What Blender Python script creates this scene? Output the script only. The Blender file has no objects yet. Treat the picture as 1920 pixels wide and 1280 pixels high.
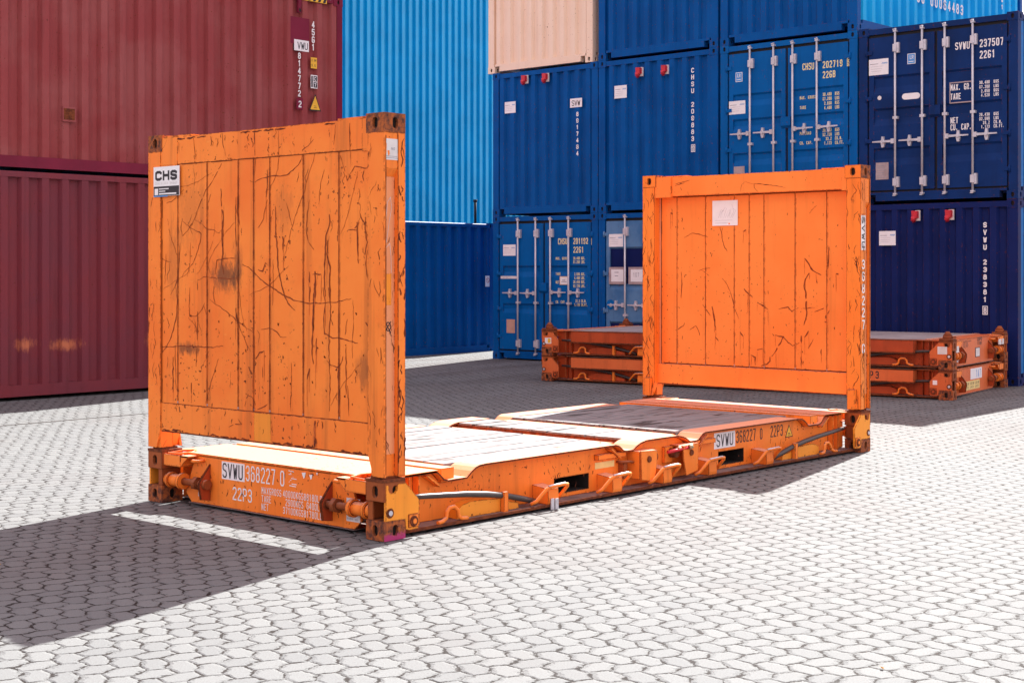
import bpy, bmesh, math, random
from mathutils import Vector, Matrix
R = math.radians
C = bpy.context.scene.collection
SC = bpy.context.scene
random.seed(7)

# ------------------------------------------------------------ camera, light, exposure
cam_d = bpy.data.cameras.new('camera')
cam = bpy.data.objects.new('camera', cam_d); C.objects.link(cam)
cam.location = (-6.1443, -6.4996, 1.6345)
cam.rotation_euler = (R(90), 0, R(41.67 - 90))
cam_d.sensor_width = 36.0
cam_d.lens = 36.0 * 2771.6 / 1920.0
cam_d.shift_y = -(640 - 508.55) / 1920.0
cam_d.clip_start = 0.1; cam_d.clip_end = 2000
SC.camera = cam

SUN_AZ, SUN_EL = 13.1, 42.6           # measured from +X towards +Y
w = bpy.data.worlds.new('World'); SC.world = w; w.use_nodes = True
wn = w.node_tree.nodes; wl = w.node_tree.links
bg = wn.get('Background') or wn.new('ShaderNodeBackground')
sky = wn.new('ShaderNodeTexSky'); sky.sky_type = 'NISHITA'; sky.sun_disc = False
sky.sun_elevation = R(SUN_EL); sky.sun_rotation = R(90 - SUN_AZ)
sky.air_density = 1.0; sky.dust_density = 2.5; sky.ozone_density = 1.0
hz = wn.new('ShaderNodeMix'); hz.data_type = 'RGBA'; hz.inputs[0].default_value = 0.75; hz.inputs[7].default_value = (7.5, 6.05, 6.4, 1)   # even pinkish fill added to the sky to lift shaded faces
wl.new(sky.outputs[0], hz.inputs[6]); wl.new(hz.outputs[2], bg.inputs[0]); bg.inputs[1].default_value = 0.070
sd = bpy.data.lights.new('sun', 'SUN'); sd.energy = 5.0; sd.angle = R(0.53); sd.color = (1.0, 0.965, 0.915)
sun = bpy.data.objects.new('sun', sd); C.objects.link(sun)
sv = Vector((math.cos(R(SUN_EL)) * math.cos(R(SUN_AZ)), math.cos(R(SUN_EL)) * math.sin(R(SUN_AZ)), math.sin(R(SUN_EL))))
sun.rotation_euler = sv.to_track_quat('Z', 'Y').to_euler(); sun.location = sv * 60
SC.view_settings.view_transform = 'Standard'; SC.view_settings.look = 'None'
SC.view_settings.exposure = 1.72; SC.view_settings.gamma = 1.0
SC.cycles.max_bounces = 8; SC.cycles.diffuse_bounces = 5

# ------------------------------------------------------------ mesh builder
class MB:
    def __init__(s): s.v = []; s.f = []; s.mi = []; s.m = 0; s.T = None; s.sm = []; s.smooth = False
    def p(s, co):
        co = tuple(co)
        if s.T: co = s.T(*co)
        s.v.append(co); return len(s.v) - 1
    def face(s, idx):
        s.f.append(tuple(idx)); s.mi.append(s.m); s.sm.append(s.smooth)
    def poly(s, pts): s.face([s.p(q) for q in pts])
    def box(s, x0, x1, y0, y1, z0, z1):
        i = [s.p(q) for q in ((x0,y0,z0),(x1,y0,z0),(x1,y1,z0),(x0,y1,z0),(x0,y0,z1),(x1,y0,z1),(x1,y1,z1),(x0,y1,z1))]
        for q in ((0,3,2,1),(4,5,6,7),(0,1,5,4),(1,2,6,5),(2,3,7,6),(3,0,4,7)): s.face([i[k] for k in q])
    def prism(s, pl, ax, a0, a1):
        def mk(q, a):
            return {'x': (a, q[0], q[1]), 'y': (q[0], a, q[1]), 'z': (q[0], q[1], a)}[ax]
        A = [s.p(mk(q, a0)) for q in pl]; B = [s.p(mk(q, a1)) for q in pl]; n = len(pl)
        s.face(A[::-1]); s.face(B)
        for k in range(n): s.face((A[k], A[(k+1) % n], B[(k+1) % n], B[k]))
    def cyl(s, p0, p1, r, n=14, r1=None, caps=True):
        p0 = Vector(p0); p1 = Vector(p1); d = (p1 - p0).normalized()
        a = d.orthogonal().normalized(); b = d.cross(a); r1 = r if r1 is None else r1
        A = []; B = []
        for k in range(n):
            t = 2 * math.pi * k / n; o = a * math.cos(t) + b * math.sin(t)
            A.append(s.p(p0 + o * r)); B.append(s.p(p1 + o * r1))
        sm = s.smooth; s.smooth = True
        for k in range(n): s.face((A[k], A[(k+1) % n], B[(k+1) % n], B[k]))
        s.smooth = sm
        if caps: s.face(A[::-1]); s.face(B)
    def tube(s, pts, r, n=10):
        pts = [Vector(q) for q in pts]; rings = []; prev = None
        for i, q in enumerate(pts):
            if i == 0: d = pts[1] - q
            elif i == len(pts) - 1: d = q - pts[i-1]
            else: d = (pts[i+1] - q).normalized() + (q - pts[i-1]).normalized()
            d.normalize()
            if prev is None: a = d.orthogonal().normalized()
            else: a = (prev - d * prev.dot(d)).normalized()
            prev = a; b = d.cross(a)
            rr = r[i] if isinstance(r, (list, tuple)) else r
            rings.append([s.p(q + (a * math.cos(2*math.pi*k/n) + b * math.sin(2*math.pi*k/n)) * rr) for k in range(n)])
        sm = s.smooth; s.smooth = True
        for A, B in zip(rings, rings[1:]):
            for k in range(n): s.face((A[k], A[(k+1) % n], B[(k+1) % n], B[k]))
        s.smooth = sm
        s.face(rings[0][::-1]); s.face(rings[-1])
    def ribbon(s, pts, nrm, wd, closed=False):
        pts = [Vector(q) for q in pts]; n = len(pts); nrm = Vector(nrm); L = []; Rr = []
        for i in range(n):
            a = pts[i-1] if (i > 0 or closed) else None
            b = pts[(i+1) % n] if (i < n-1 or closed) else None
            d0 = (pts[i] - a).normalized() if a is not None else None
            d1 = (b - pts[i]).normalized() if b is not None else None
            if d0 is None: d0 = d1
            if d1 is None: d1 = d0
            t = (d0 + d1)
            t = d1 if t.length < 1e-6 else t.normalized()
            o = nrm.cross(t).normalized(); k = max(0.45, o.dot(nrm.cross(d1)))
            hw = (wd[i] if isinstance(wd, (list, tuple)) else wd) * 0.5 / k
            L.append(s.p(pts[i] + o * hw)); Rr.append(s.p(pts[i] - o * hw))
        for i in range(n - 1 + (1 if closed else 0)):
            j = (i + 1) % n; s.face((L[i], Rr[i], Rr[j], L[j]))
    def holeface(s, O, ex, ey, w, h, cx, cy, hw, hh, depth, nrm):
        """a w x h plate with an upright oval hole (hw x hh) and its inner wall"""
        O = Vector(O); ex = Vector(ex); ey = Vector(ey); nrm = Vector(nrm)
        ang = sorted([2*math.pi*k/16 for k in range(16)] + [math.atan2(b-cy, a-cx) % (2*math.pi) for a in (0, w) for b in (0, h)])
        out = []; inn = []
        rr = min(hw, hh) / 2
        for t in ang:
            c, q = math.cos(t), math.sin(t)
            k = min([((w if c > 0 else 0) - cx) / c if abs(c) > 1e-6 else 1e9, ((h if q > 0 else 0) - cy) / q if abs(q) > 1e-6 else 1e9])
            out.append((cx + c*k, cy + q*k))
            lo, hi = 0, max(hw, hh)
            for _ in range(24):
                m = (lo + hi) / 2; x, y = abs(c*m), abs(q*m)
                dx = max(0, x - (hw/2 - rr)); dy = max(0, y - (hh/2 - rr))
                if math.hypot(dx, dy) < rr: lo = m
                else: hi = m
            inn.append((cx + c*lo, cy + q*lo))
        A = [s.p(O + ex*a + ey*b) for a, b in out]; B = [s.p(O + ex*a + ey*b) for a, b in inn]
        D = [s.p(O + ex*a + ey*b - nrm*depth) for a, b in inn]; n = len(ang)
        for k in range(n):
            j = (k+1) % n
            s.face((A[k], A[j], B[j], B[k])); s.face((B[k], B[j], D[j], D[k]))
    def build(s, name, mats, parent=None, loc=None, recalc=True):
        me = bpy.data.meshes.new(name); me.from_pydata(s.v, [], s.f)
        for mm in mats: me.materials.append(mm)
        me.polygons.foreach_set('material_index', s.mi); me.polygons.foreach_set('use_smooth', s.sm)
        if recalc:
            bm = bmesh.new(); bm.from_mesh(me)
            bmesh.ops.recalc_face_normals(bm, faces=bm.faces); bm.to_mesh(me); bm.free()
        me.update()
        o = bpy.data.objects.new(name, me); C.objects.link(o)
        if parent: o.parent = parent
        if loc: o.location = loc
        return o

def thing(name, label, cat, loc=(0,0,0), rz=0, group=None):
    o = bpy.data.objects.new(name, None); C.objects.link(o); o.empty_display_size = 0.3
    o.location = loc; o.rotation_euler = (0, 0, rz)
    return tag(o, label, cat, group)
def tag(o, label, cat, group=None):
    o['label'] = label; o['category'] = cat
    if group: o['group'] = group
    return o

# ------------------------------------------------------------ stroke lettering
c_, d_ = 0.24, 0.14
_O = [(c_,0),(1-c_,0),(1,d_),(1,1-d_),(1-c_,1),(c_,1),(0,1-d_),(0,d_),(c_,0)]
_C = [(1,1-d_),(1-c_,1),(c_,1),(0,1-d_),(0,d_),(c_,0),(1-c_,0),(1,d_)]
_6 = [(1,1-d_),(1-c_,1),(c_,1),(0,1-d_),(0,d_),(c_,0),(1-c_,0),(1,d_),(1,.44),(1-c_,.57),(.04,.57)]
GL = {
 '0':[_O],'O':[_O],'1':[[(.2,.82),(.55,1),(.55,0)]],
 '2':[[(0,1-d_),(c_,1),(1-c_,1),(1,1-d_),(1,.64),(0,.1),(0,0),(1,0)]],
 '3':[[(0,1-d_),(c_,1),(1-c_,1),(1,1-d_),(1,.63),(.78,.52),(1,.41),(1,d_),(1-c_,0),(c_,0),(0,d_)],[(.35,.52),(.8,.52)]],
 '4':[[(.72,0),(.72,1),(0,.28),(1,.28)]],
 '5':[[(.95,1),(.05,1),(0,.55),(1-c_,.6),(1,.47),(1,d_),(1-c_,0),(c_,0),(0,d_)]],
 '6':[_6],'9':[[(1-a,1-b) for a,b in _6]],'7':[[(0,1),(1,1),(.38,0)]],
 '8':[[(c_,.53),(.07,.65),(.07,.87),(c_+.06,1),(.94-c_,1),(.93,.87),(.93,.65),(1-c_,.53),(1,.40),(1,d_),(1-c_,0),(c_,0),(0,d_),(0,.40),(c_,.53)],[(c_,.53),(1-c_,.53)]],
 'A':[[(0,0),(.5,1),(1,0)],[(.16,.3),(.84,.3)]],
 'B':[[(0,0),(0,1),(1-c_,1),(1,.9),(1,.63),(.82,.53),(1,.42),(1,.11),(1-c_,0),(0,0)],[(0,.53),(.82,.53)]],
 'C':[_C],'D':[[(0,0),(0,1),(1-c_,1),(1,1-d_),(1,d_),(1-c_,0),(0,0)]],
 'E':[[(1,1),(0,1),(0,0),(1,0)],[(0,.52),(.8,.52)]],'F':[[(1,1),(0,1),(0,0)],[(0,.52),(.8,.52)]],
 'G':[_C+[(1,.45),(.55,.45)]],'H':[[(0,0),(0,1)],[(1,0),(1,1)],[(0,.52),(1,.52)]],
 'I':[[(.5,0),(.5,1)]],'K':[[(0,0),(0,1)],[(1,1),(0,.45)],[(.3,.6),(1,0)]],'L':[[(0,1),(0,0),(1,0)]],
 'M':[[(0,0),(0,1),(.5,.4),(1,1),(1,0)]],'N':[[(0,0),(0,1),(1,0),(1,1)]],
 'P':[[(0,0),(0,1),(1-c_,1),(1,1-d_),(1,.55),(1-c_,.44),(0,.44)]],
 'R':[[(0,0),(0,1),(1-c_,1),(1,1-d_),(1,.58),(1-c_,.47),(0,.47)],[(.5,.47),(1,0)]],
 'S':[[(1,1-d_),(1-c_,1),(c_,1),(0,1-d_),(0,.64),(.2,.54),(.8,.46),(1,.36),(1,d_),(1-c_,0),(c_,0),(0,d_)]],
 'T':[[(0,1),(1,1)],[(.5,1),(.5,0)]],'U':[[(0,1),(0,d_),(c_,0),(1-c_,0),(1,d_),(1,1)]],
 'V':[[(0,1),(.5,0),(1,1)]],'W':[[(0,1),(.25,0),(.5,.75),(.75,0),(1,1)]],'X':[[(0,0),(1,1)],[(0,1),(1,0)]],
 'Y':[[(0,1),(.5,.5),(1,1)],[(.5,.5),(.5,0)]],'.':[[(.3,0),(.3,.13)]],'-':[[(.1,.5),(.9,.5)]],
}
def text(mb, s, O, ex, ey, h, cw, sw, pitch=None, vertical=False, vp=None):
    """stroke letters; O is the lower left corner (top left if vertical), ex, ey unit vectors in the surface"""
    O = Vector(O); ex = Vector(ex); ey = Vector(ey); n = ex.cross(ey); pitch = pitch or cw * 1.5; k = 0
    for i, ch in enumerate(s):
        base = O + (ex * (pitch * i) if not vertical else -ey * ((vp or h*1.25) * i + h))
        for st in GL.get(ch, []):
            k += 1
            pts = [base + ex * (a * (cw - sw) + sw/2) + ey * (b * (h - sw) + sw/2) + n * (0.0002 * (k % 3)) for a, b in st]
            if st[0] == st[-1]: mb.ribbon(pts[:-1], n, sw, closed=True); continue
            runs = [[pts[0]]]
            for j in range(1, len(pts)):
                runs[-1].append(pts[j])
                if j < len(pts)-1 and (pts[j]-pts[j-1]).normalized().dot((pts[j+1]-pts[j]).normalized()) < -.05: runs.append([pts[j] + n*0.0001])
            for pts in runs:
                pts[0] = pts[0] - (pts[1]-pts[0]).normalized() * sw * .45; pts[-1] = pts[-1] + (pts[-1]-pts[-2]).normalized() * sw * .45
                mb.ribbon(pts, n, sw)
def rect(mb, O, ex, ey, w, h):
    O = Vector(O); ex = Vector(ex); ey = Vector(ey)
    mb.poly([O, O + ex*w, O + ex*w + ey*h, O + ey*h])
def outline(mb, O, ex, ey, w, h, t):
    O = Vector(O); ex = Vector(ex); ey = Vector(ey)
    mb.ribbon([O, O + ex*w, O + ex*w + ey*h, O + ey*h], ex.cross(ey), t, closed=True)
def slab(mb, O, ex, ey, w, h, t):
    """a thin plate standing t proud of the surface"""
    O = Vector(O); ex = Vector(ex); ey = Vector(ey); n = ex.cross(ey)
    a = [O, O + ex*w, O + ex*w + ey*h, O + ey*h]
    A = [mb.p(q - n*0.001) for q in a]; B = [mb.p(q + n*t) for q in a]
    mb.face(B)
    for k in range(4): mb.face((A[k], A[(k+1)%4], B[(k+1)%4], B[k]))

# ------------------------------------------------------------ materials
class NT:
    def __init__(s, name):
        s.mat = bpy.data.materials.new(name); s.mat.use_nodes = True
        s.n = s.mat.node_tree.nodes; s.l = s.mat.node_tree.links
        s.b = s.n['Principled BSDF']; s._pos = None
    def add(s, t, **k):
        q = s.n.new(t)
        for a, b in k.items(): setattr(q, a, b)
        return q
    def put(s, sock, val):
        if hasattr(val, 'is_linked') or hasattr(val, 'links'): s.l.new(val, sock)
        elif isinstance(val, (tuple, list)) and sock.type == 'RGBA': sock.default_value = tuple(val)[:3] + (1,)
        else: sock.default_value = val
    @property
    def pos(s):
        if s._pos is None: s._pos = s.add('ShaderNodeNewGeometry').outputs['Position']
        return s._pos
    def math(s, op, a, b=0.0, c=0.0, clamp=False):
        q = s.add('ShaderNodeMath', operation=op, use_clamp=clamp)
        s.put(q.inputs[0], a); s.put(q.inputs[1], b)
        if op in ('MULTIPLY_ADD', 'COMPARE', 'WRAP'): s.put(q.inputs[2], c)
        return q.outputs[0]
    def ramp(s, v, lo, hi, a=0.0, b=1.0):
        q = s.add('ShaderNodeMapRange', clamp=True, interpolation_type='SMOOTHSTEP')
        s.put(q.inputs[0], v); s.put(q.inputs[1], lo); s.put(q.inputs[2], hi); s.put(q.inputs[3], a); s.put(q.inputs[4], b)
        return q.outputs[0]
    def scaled(s, sc, vec=None, off=(0,0,0)):
        q = s.add('ShaderNodeMapping'); s.put(q.inputs[0], vec if vec is not None else s.pos)
        q.inputs['Scale'].default_value = sc; q.inputs['Location'].default_value = off
        return q.outputs[0]
    def noise(s, scale, detail=3.0, rough=0.55, vec=None, dist=0.0):
        q = s.add('ShaderNodeTexNoise'); s.put(q.inputs['Vector'], vec if vec is not None else s.pos)
        q.inputs['Scale'].default_value = scale; q.inputs['Detail'].default_value = detail
        q.inputs['Roughness'].default_value = rough; q.inputs['Distortion'].default_value = dist
        return q.outputs['Fac']
    def mix(s, f, a, b, mode='MIX'):
        q = s.add('ShaderNodeMix', data_type='RGBA', blend_type=mode)
        s.put(q.inputs[0], f); s.put(q.inputs[6], a); s.put(q.inputs[7], b)
        return q.outputs[2]
    def edge(s, rad=0.012):
        bv = s.add('ShaderNodeBevel', samples=4); bv.inputs['Radius'].default_value = rad
        g = s.add('ShaderNodeNewGeometry')
        d = s.add('ShaderNodeVectorMath', operation='DOT_PRODUCT'); s.l.new(bv.outputs[0], d.inputs[0]); s.l.new(g.outputs['Normal'], d.inputs[1])
        return s.math('SUBTRACT', 1.0, d.outputs['Value'], clamp=True)
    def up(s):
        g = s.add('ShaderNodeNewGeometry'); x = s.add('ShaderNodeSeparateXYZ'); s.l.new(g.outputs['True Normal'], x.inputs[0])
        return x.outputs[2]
    def xyz(s, v=None):
        x = s.add('ShaderNodeSeparateXYZ'); s.put(x.inputs[0], v if v is not None else s.pos); return x.outputs
    def bump(s, h, strength=0.3, dist=0.01):
        q = s.add('ShaderNodeBump'); q.inputs['Strength'].default_value = strength; q.inputs['Distance'].default_value = dist
        s.put(q.inputs['Height'], h); s.l.new(q.outputs[0], s.b.inputs['Normal']); return q
    def done(s, col, rough=0.5, metal=0.0, spec=0.5):
        s.put(s.b.inputs['Base Color'], col); s.put(s.b.inputs['Roughness'], rough); s.put(s.b.inputs['Metallic'], metal)
        s.b.inputs['Specular IOR Level'].default_value = spec
        return s.mat

RUST = (0.085, 0.022, 0.010); RUST2 = (0.20, 0.055, 0.018)
def rust_col(t):
    return t.mix(t.ramp(t.noise(28, 4, .65), .38, .66), RUST, RUST2)

def paint(name, col, alt=None, rust=0.3, dirt=0.25, edge=0.5, rough=0.45, dust=0.0, dustcol=(.62,.50,.42), spots=(), spec=0.16, stain=(.05,.03,.02)):
    t = NT(name)
    alt = alt or tuple(x*0.8 for x in col)
    c = t.mix(t.ramp(t.noise(1.3, 4, .6), .35, .68), col, alt)
    st = t.ramp(t.noise(1.0, 4, .62, t.scaled((9, 9, .55))), .50, .74)          # rain streaks
    c = t.mix(t.math('MULTIPLY', st, dirt), c, tuple(x*.45 + .005 for x in col))
    gr = t.ramp(t.noise(6.5, 6, .7), .56, .80)
    c = t.mix(t.math('MULTIPLY', gr, dirt*.8), c, tuple(x*.55 + .004 for x in col))
    sc = t.math('MULTIPLY', t.ramp(t.noise(1.0, 6, .72, t.scaled((5, 5, 22))), .64, .72), t.ramp(t.noise(1.1, 2, .5), .45, .62))      # pale scuffs
    c = t.mix(t.math('MULTIPLY', sc, .30), c, tuple(min(.9, x*1.5 + .05) for x in col))
    r = 0.0
    if rust > 0:
        sp = t.ramp(t.noise(34, 3, .55), .665 - rust*.03, .70 - rust*.03)
        zone = t.ramp(t.noise(1.7, 3, .6), .46, .62)
        r = t.math('MULTIPLY', sp, zone)
        stk = t.ramp(t.noise(1.0, 5, .7, t.scaled((26, 26, 2.2))), .69 - rust*.03, .73 - rust*.03)
        r = t.math('MAXIMUM', r, t.math('MULTIPLY', stk, t.ramp(t.noise(2.3, 2, .5, t.scaled((1,1,1), off=(3,7,1))), .5, .6)))
    if edge > 0:
        e = t.math('MULTIPLY', t.ramp(t.edge(), .015, .10), t.ramp(t.noise(17, 4, .7), .62 - edge*.28, .70 - edge*.28))
        r = t.math('MAXIMUM', r, e) if rust > 0 else e
    for (p, rad, amt) in spots:                                                # soot and scuff stains
        d = t.add('ShaderNodeVectorMath', operation='DISTANCE')
        t.l.new(t.scaled((1, 1, rad[0]/rad[1])), d.inputs[0]); d.inputs[1].default_value = (p[0], p[1], p[2]*rad[0]/rad[1])
        f = t.math('MULTIPLY', t.ramp(t.math('ADD', t.math('DIVIDE', d.outputs['Value'], rad[0]), t.math('MULTIPLY', t.math('SUBTRACT', t.noise(1.0, 7, .75, t.scaled((24, 24, 9))), .5), 2.6)), .2, 1.15, 1, 0), amt)
        c = t.mix(f, c, stain)
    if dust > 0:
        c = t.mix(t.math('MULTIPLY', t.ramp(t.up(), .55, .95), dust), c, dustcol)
    if rust > 0 or edge > 0:
        c = t.mix(r, c, rust_col(t)); ro = t.mix(r, (rough,)*3, (.9,)*3)
        rr = t.add('ShaderNodeRGBToBW'); t.l.new(ro, rr.inputs[0]); ro = rr.outputs[0]
        t.bump(t.math('SUBTRACT', t.math('MULTIPLY', t.noise(2.2, 3, .5), 1.0), t.math('MULTIPLY', r, .12)), .35, .012)
    else:
        ro = rough; t.bump(t.noise(2.2, 3, .5), .3, .01)
    return t.done(c, ro, 0.0, spec)

def plain(name, col, rough=0.6, metal=0.0, var=0.25, spec=0.4, scale=9):
    t = NT(name)
    c = t.mix(t.ramp(t.noise(scale, 5, .65), .35, .7), col, tuple(x*(1-var) for x in col))
    return t.done(c, rough, metal, spec)

ORANGE = (0.90, 0.250, 0.036); ORANGE_D = (0.86, 0.205, 0.026)
M = {}
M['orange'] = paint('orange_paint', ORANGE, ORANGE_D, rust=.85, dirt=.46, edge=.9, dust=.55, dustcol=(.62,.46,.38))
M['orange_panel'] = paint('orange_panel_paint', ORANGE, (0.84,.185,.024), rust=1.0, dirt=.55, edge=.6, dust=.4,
    spots=[((.01,1.57,1.60),(.17,.13),.75), ((.01,2.0,1.10),(.16,.05),.7), ((.01,.20,1.02),(.07,.14),.5), ((.01,1.44,1.66),(.06,.2),.6),
           ((.01,1.95,2.05),(.2,.3),.22), ((.01,.95,2.02),(.12,.2),.22), ((.01,2.14,1.7),(.09,.3),.25)])
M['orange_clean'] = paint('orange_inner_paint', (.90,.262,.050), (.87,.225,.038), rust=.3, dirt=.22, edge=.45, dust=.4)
M['orange_faded'] = paint('faded_pale_orange_paint', (.80,.36,.17), (.78,.30,.12), rust=.25, dirt=.2, edge=.5)
M['amber'] = paint('amber_repair_paint', (.88,.33,.035), (.84,.28,.03), rust=.3, dirt=.25, edge=.7)
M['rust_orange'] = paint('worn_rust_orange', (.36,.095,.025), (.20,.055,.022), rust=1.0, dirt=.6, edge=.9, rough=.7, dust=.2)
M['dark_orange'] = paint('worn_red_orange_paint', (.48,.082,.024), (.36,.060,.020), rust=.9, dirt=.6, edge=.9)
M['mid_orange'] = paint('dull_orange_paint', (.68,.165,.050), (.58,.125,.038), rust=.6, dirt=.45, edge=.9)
def rust_mat(name, a=RUST, b=RUST2):
    t = NT(name); c = t.mix(t.ramp(t.noise(22, 5, .7), .35, .65), a, b)
    t.bump(t.noise(70, 4, .7), .5, .004); return t.done(c, .88, 0, .25)
M['rust'] = rust_mat('rust'); M['bleed'] = plain('rust_bleed', (.60,.125,.018), .8, 0, .5, scale=60)
M['scratch'] = rust_mat('rust_scratch', (.075,.016,.008), (.20,.036,.010))
M['cast'] = rust_mat('rusty_cast_steel', (.075,.034,.028), (.42,.115,.030))
def pink_mat():
    t = NT('rusty_cast_with_magenta_overspray'); c = t.mix(t.ramp(t.noise(26, 5, .7), .35, .65), (.075,.034,.028), (.42,.115,.030))
    f = t.ramp(t.math('ADD', t.xyz()[2], t.math('MULTIPLY', t.math('SUBTRACT', t.noise(45, 5, .75), .5), .10)), .022, .055, 1, 0)
    c = t.mix(f, c, (.42,.045,.16)); t.bump(t.noise(70, 4, .7), .5, .004); return t.done(c, .85, 0, .25)
M['cast_pink'] = pink_mat()
M['black'] = plain('black_rubber', (.012,.012,.014), .75)
M['dark'] = plain('painted_cavity_shade', (.02,.014,.012), .9)  # near-black colour puts the shade of holes and pockets into the material
M['galv'] = plain('galvanised_steel', (.58,.58,.62), .42, .35, .2)
M['greyflat'] = plain('grey_worn_flange', (.22,.16,.15), .75, 0, .5)
M['white'] = plain('white_vinyl', (.80,.80,.80), .5, 0, .06)
M['offwhite'] = plain('grubby_white_vinyl', (.70,.68,.66), .6, 0, .18)
M['letter_white'] = plain('white_lettering', (.80,.80,.79), .55, 0, .12, scale=40)
M['letter_black'] = plain('black_lettering', (.020,.016,.022), .55, 0, .2)
M['letter_yellow'] = plain('pale_yellow_lettering', (.80,.70,.34), .55, 0, .1)
M['grey_ink'] = plain('grey_ink', (.30,.30,.33), .6)
M['yellow'] = plain('yellow_sign', (.83,.47,.04), .5, 0, .1)
M['cream'] = plain('cream_plate', (.80,.62,.24), .6, 0, .15)
M['red'] = plain('red_plastic', (.55,.02,.035), .4, 0, .15)
M['bluesign'] = plain('blue_sticker', (.07,.28,.62), .5, 0, .1)
M['pinkplate'] = plain('weathered_steel_plate', (.42,.33,.33), .6, .1, .25)
M['tanplate'] = plain('brown_plate', (.55,.32,.24), .6, 0, .15)
M['hose'] = plain('grey_black_hose', (.055,.045,.042), .38, 0, .3)
M['brass'] = plain('worn_brass_fitting', (.50,.42,.26), .45, .5, .3)

# containers
M['blue'] = paint('mid_blue_paint', (.002,.14,.42), (.002,.12,.37), rust=.12, dirt=.34, edge=.34, rough=.42, spec=.06)
M['blue_deep'] = paint('deep_blue_paint', (.0012,.086,.315), (.0012,.068,.26), rust=.12, dirt=.34, edge=.34, spec=.06)
M['blue_door'] = paint('door_blue_paint', (.0015,.108,.36), (.0015,.092,.31), rust=.12, dirt=.34, edge=.34, spec=.06)
M['navy'] = paint('navy_paint', (.009,.019,.105), (.007,.015,.085), rust=.12, dirt=.34, edge=.34, spec=.06)
M['navy_door'] = paint('navy_door_paint', (.007,.034,.145), (.006,.024,.10), rust=.12, dirt=.34, edge=.34, spec=.06)
M['navy_flat'] = paint('navy_recess_paint', (.006,.015,.095), rust=0, dirt=.2, edge=0, spec=.06)
M['chalk'] = paint('chalky_worn_blue_paint', (.10,.225,.40), (.035,.13,.30), rust=.1, dirt=.3, edge=.1, rough=.7)
M['cyan'] = paint('light_blue_paint', (.010,.42,.78), (.008,.36,.72), rust=.04, dirt=.14, edge=.05, spec=.06)
M['tan'] = paint('beige_paint', (.82,.655,.50), (.79,.62,.465), rust=.12, dirt=.12, edge=.12)
M['red_top'] = paint('faded_red_paint', (.27,.050,.052), (.30,.080,.078), rust=.30, dirt=.3, edge=.2, rough=.6)
M['red_low'] = paint('maroon_paint', (.20,.034,.044), (.17,.036,.050), rust=.30, dirt=.35, edge=.2, rough=.5,
     spots=[((3.80,10.59,.70),(.17,.09),.9),((4.37,10.59,.68),(.24,.09),.95),((5.75,10.59,.70),(.2,.12),.8),((3.36,10.59,1.70),(.07,.10),.6)], stain=(.52,.16,.075))
M['maroon'] = paint('fresh_maroon_paint', (.19,.014,.040), rust=.1, dirt=.15, edge=.15)
M['hall'] = paint('hall_cladding_blue', (.003,.36,.70), (.002,.31,.62), rust=0, dirt=.12, edge=0, rough=.28, spec=.45)

def wood_mat():
    t = NT('bleached_plank_wood')
    g = t.noise(1.0, 6, .65, t.scaled((1.2, 34, 34)))
    c = t.mix(t.ramp(g, .3, .72), (.27,.268,.275), (.145,.142,.146))
    c = t.mix(t.ramp(t.noise(1.0, 4, .6, t.scaled((2.2, 12, 4))), .56, .64), c, (.028,.024,.022))
    pl = t.math('FLOOR', t.math('DIVIDE', t.xyz()[1], .198))
    wn_ = t.add('ShaderNodeTexWhiteNoise', noise_dimensions='1D'); t.l.new(pl, wn_.inputs['W'])
    c = t.mix(t.math('MULTIPLY', wn_.outputs['Value'], .25), c, (.15,.148,.147))
    t.bump(g, .4, .004); return t.done(c, .75, 0, .3)
M['wood'] = wood_mat()
def sheet_mat():
    t = NT('dusty_grey_steel_sheet')
    c = t.mix(t.ramp(t.noise(3, 5, .65), .35, .7), (.36,.31,.30), (.25,.21,.21))
    c = t.mix(t.math('MULTIPLY', t.ramp(t.noise(9, 4, .7), .62, .7), .7), c, RUST2); return t.done(c, .6, 0, .4)
M['sheet'] = sheet_mat()

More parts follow.
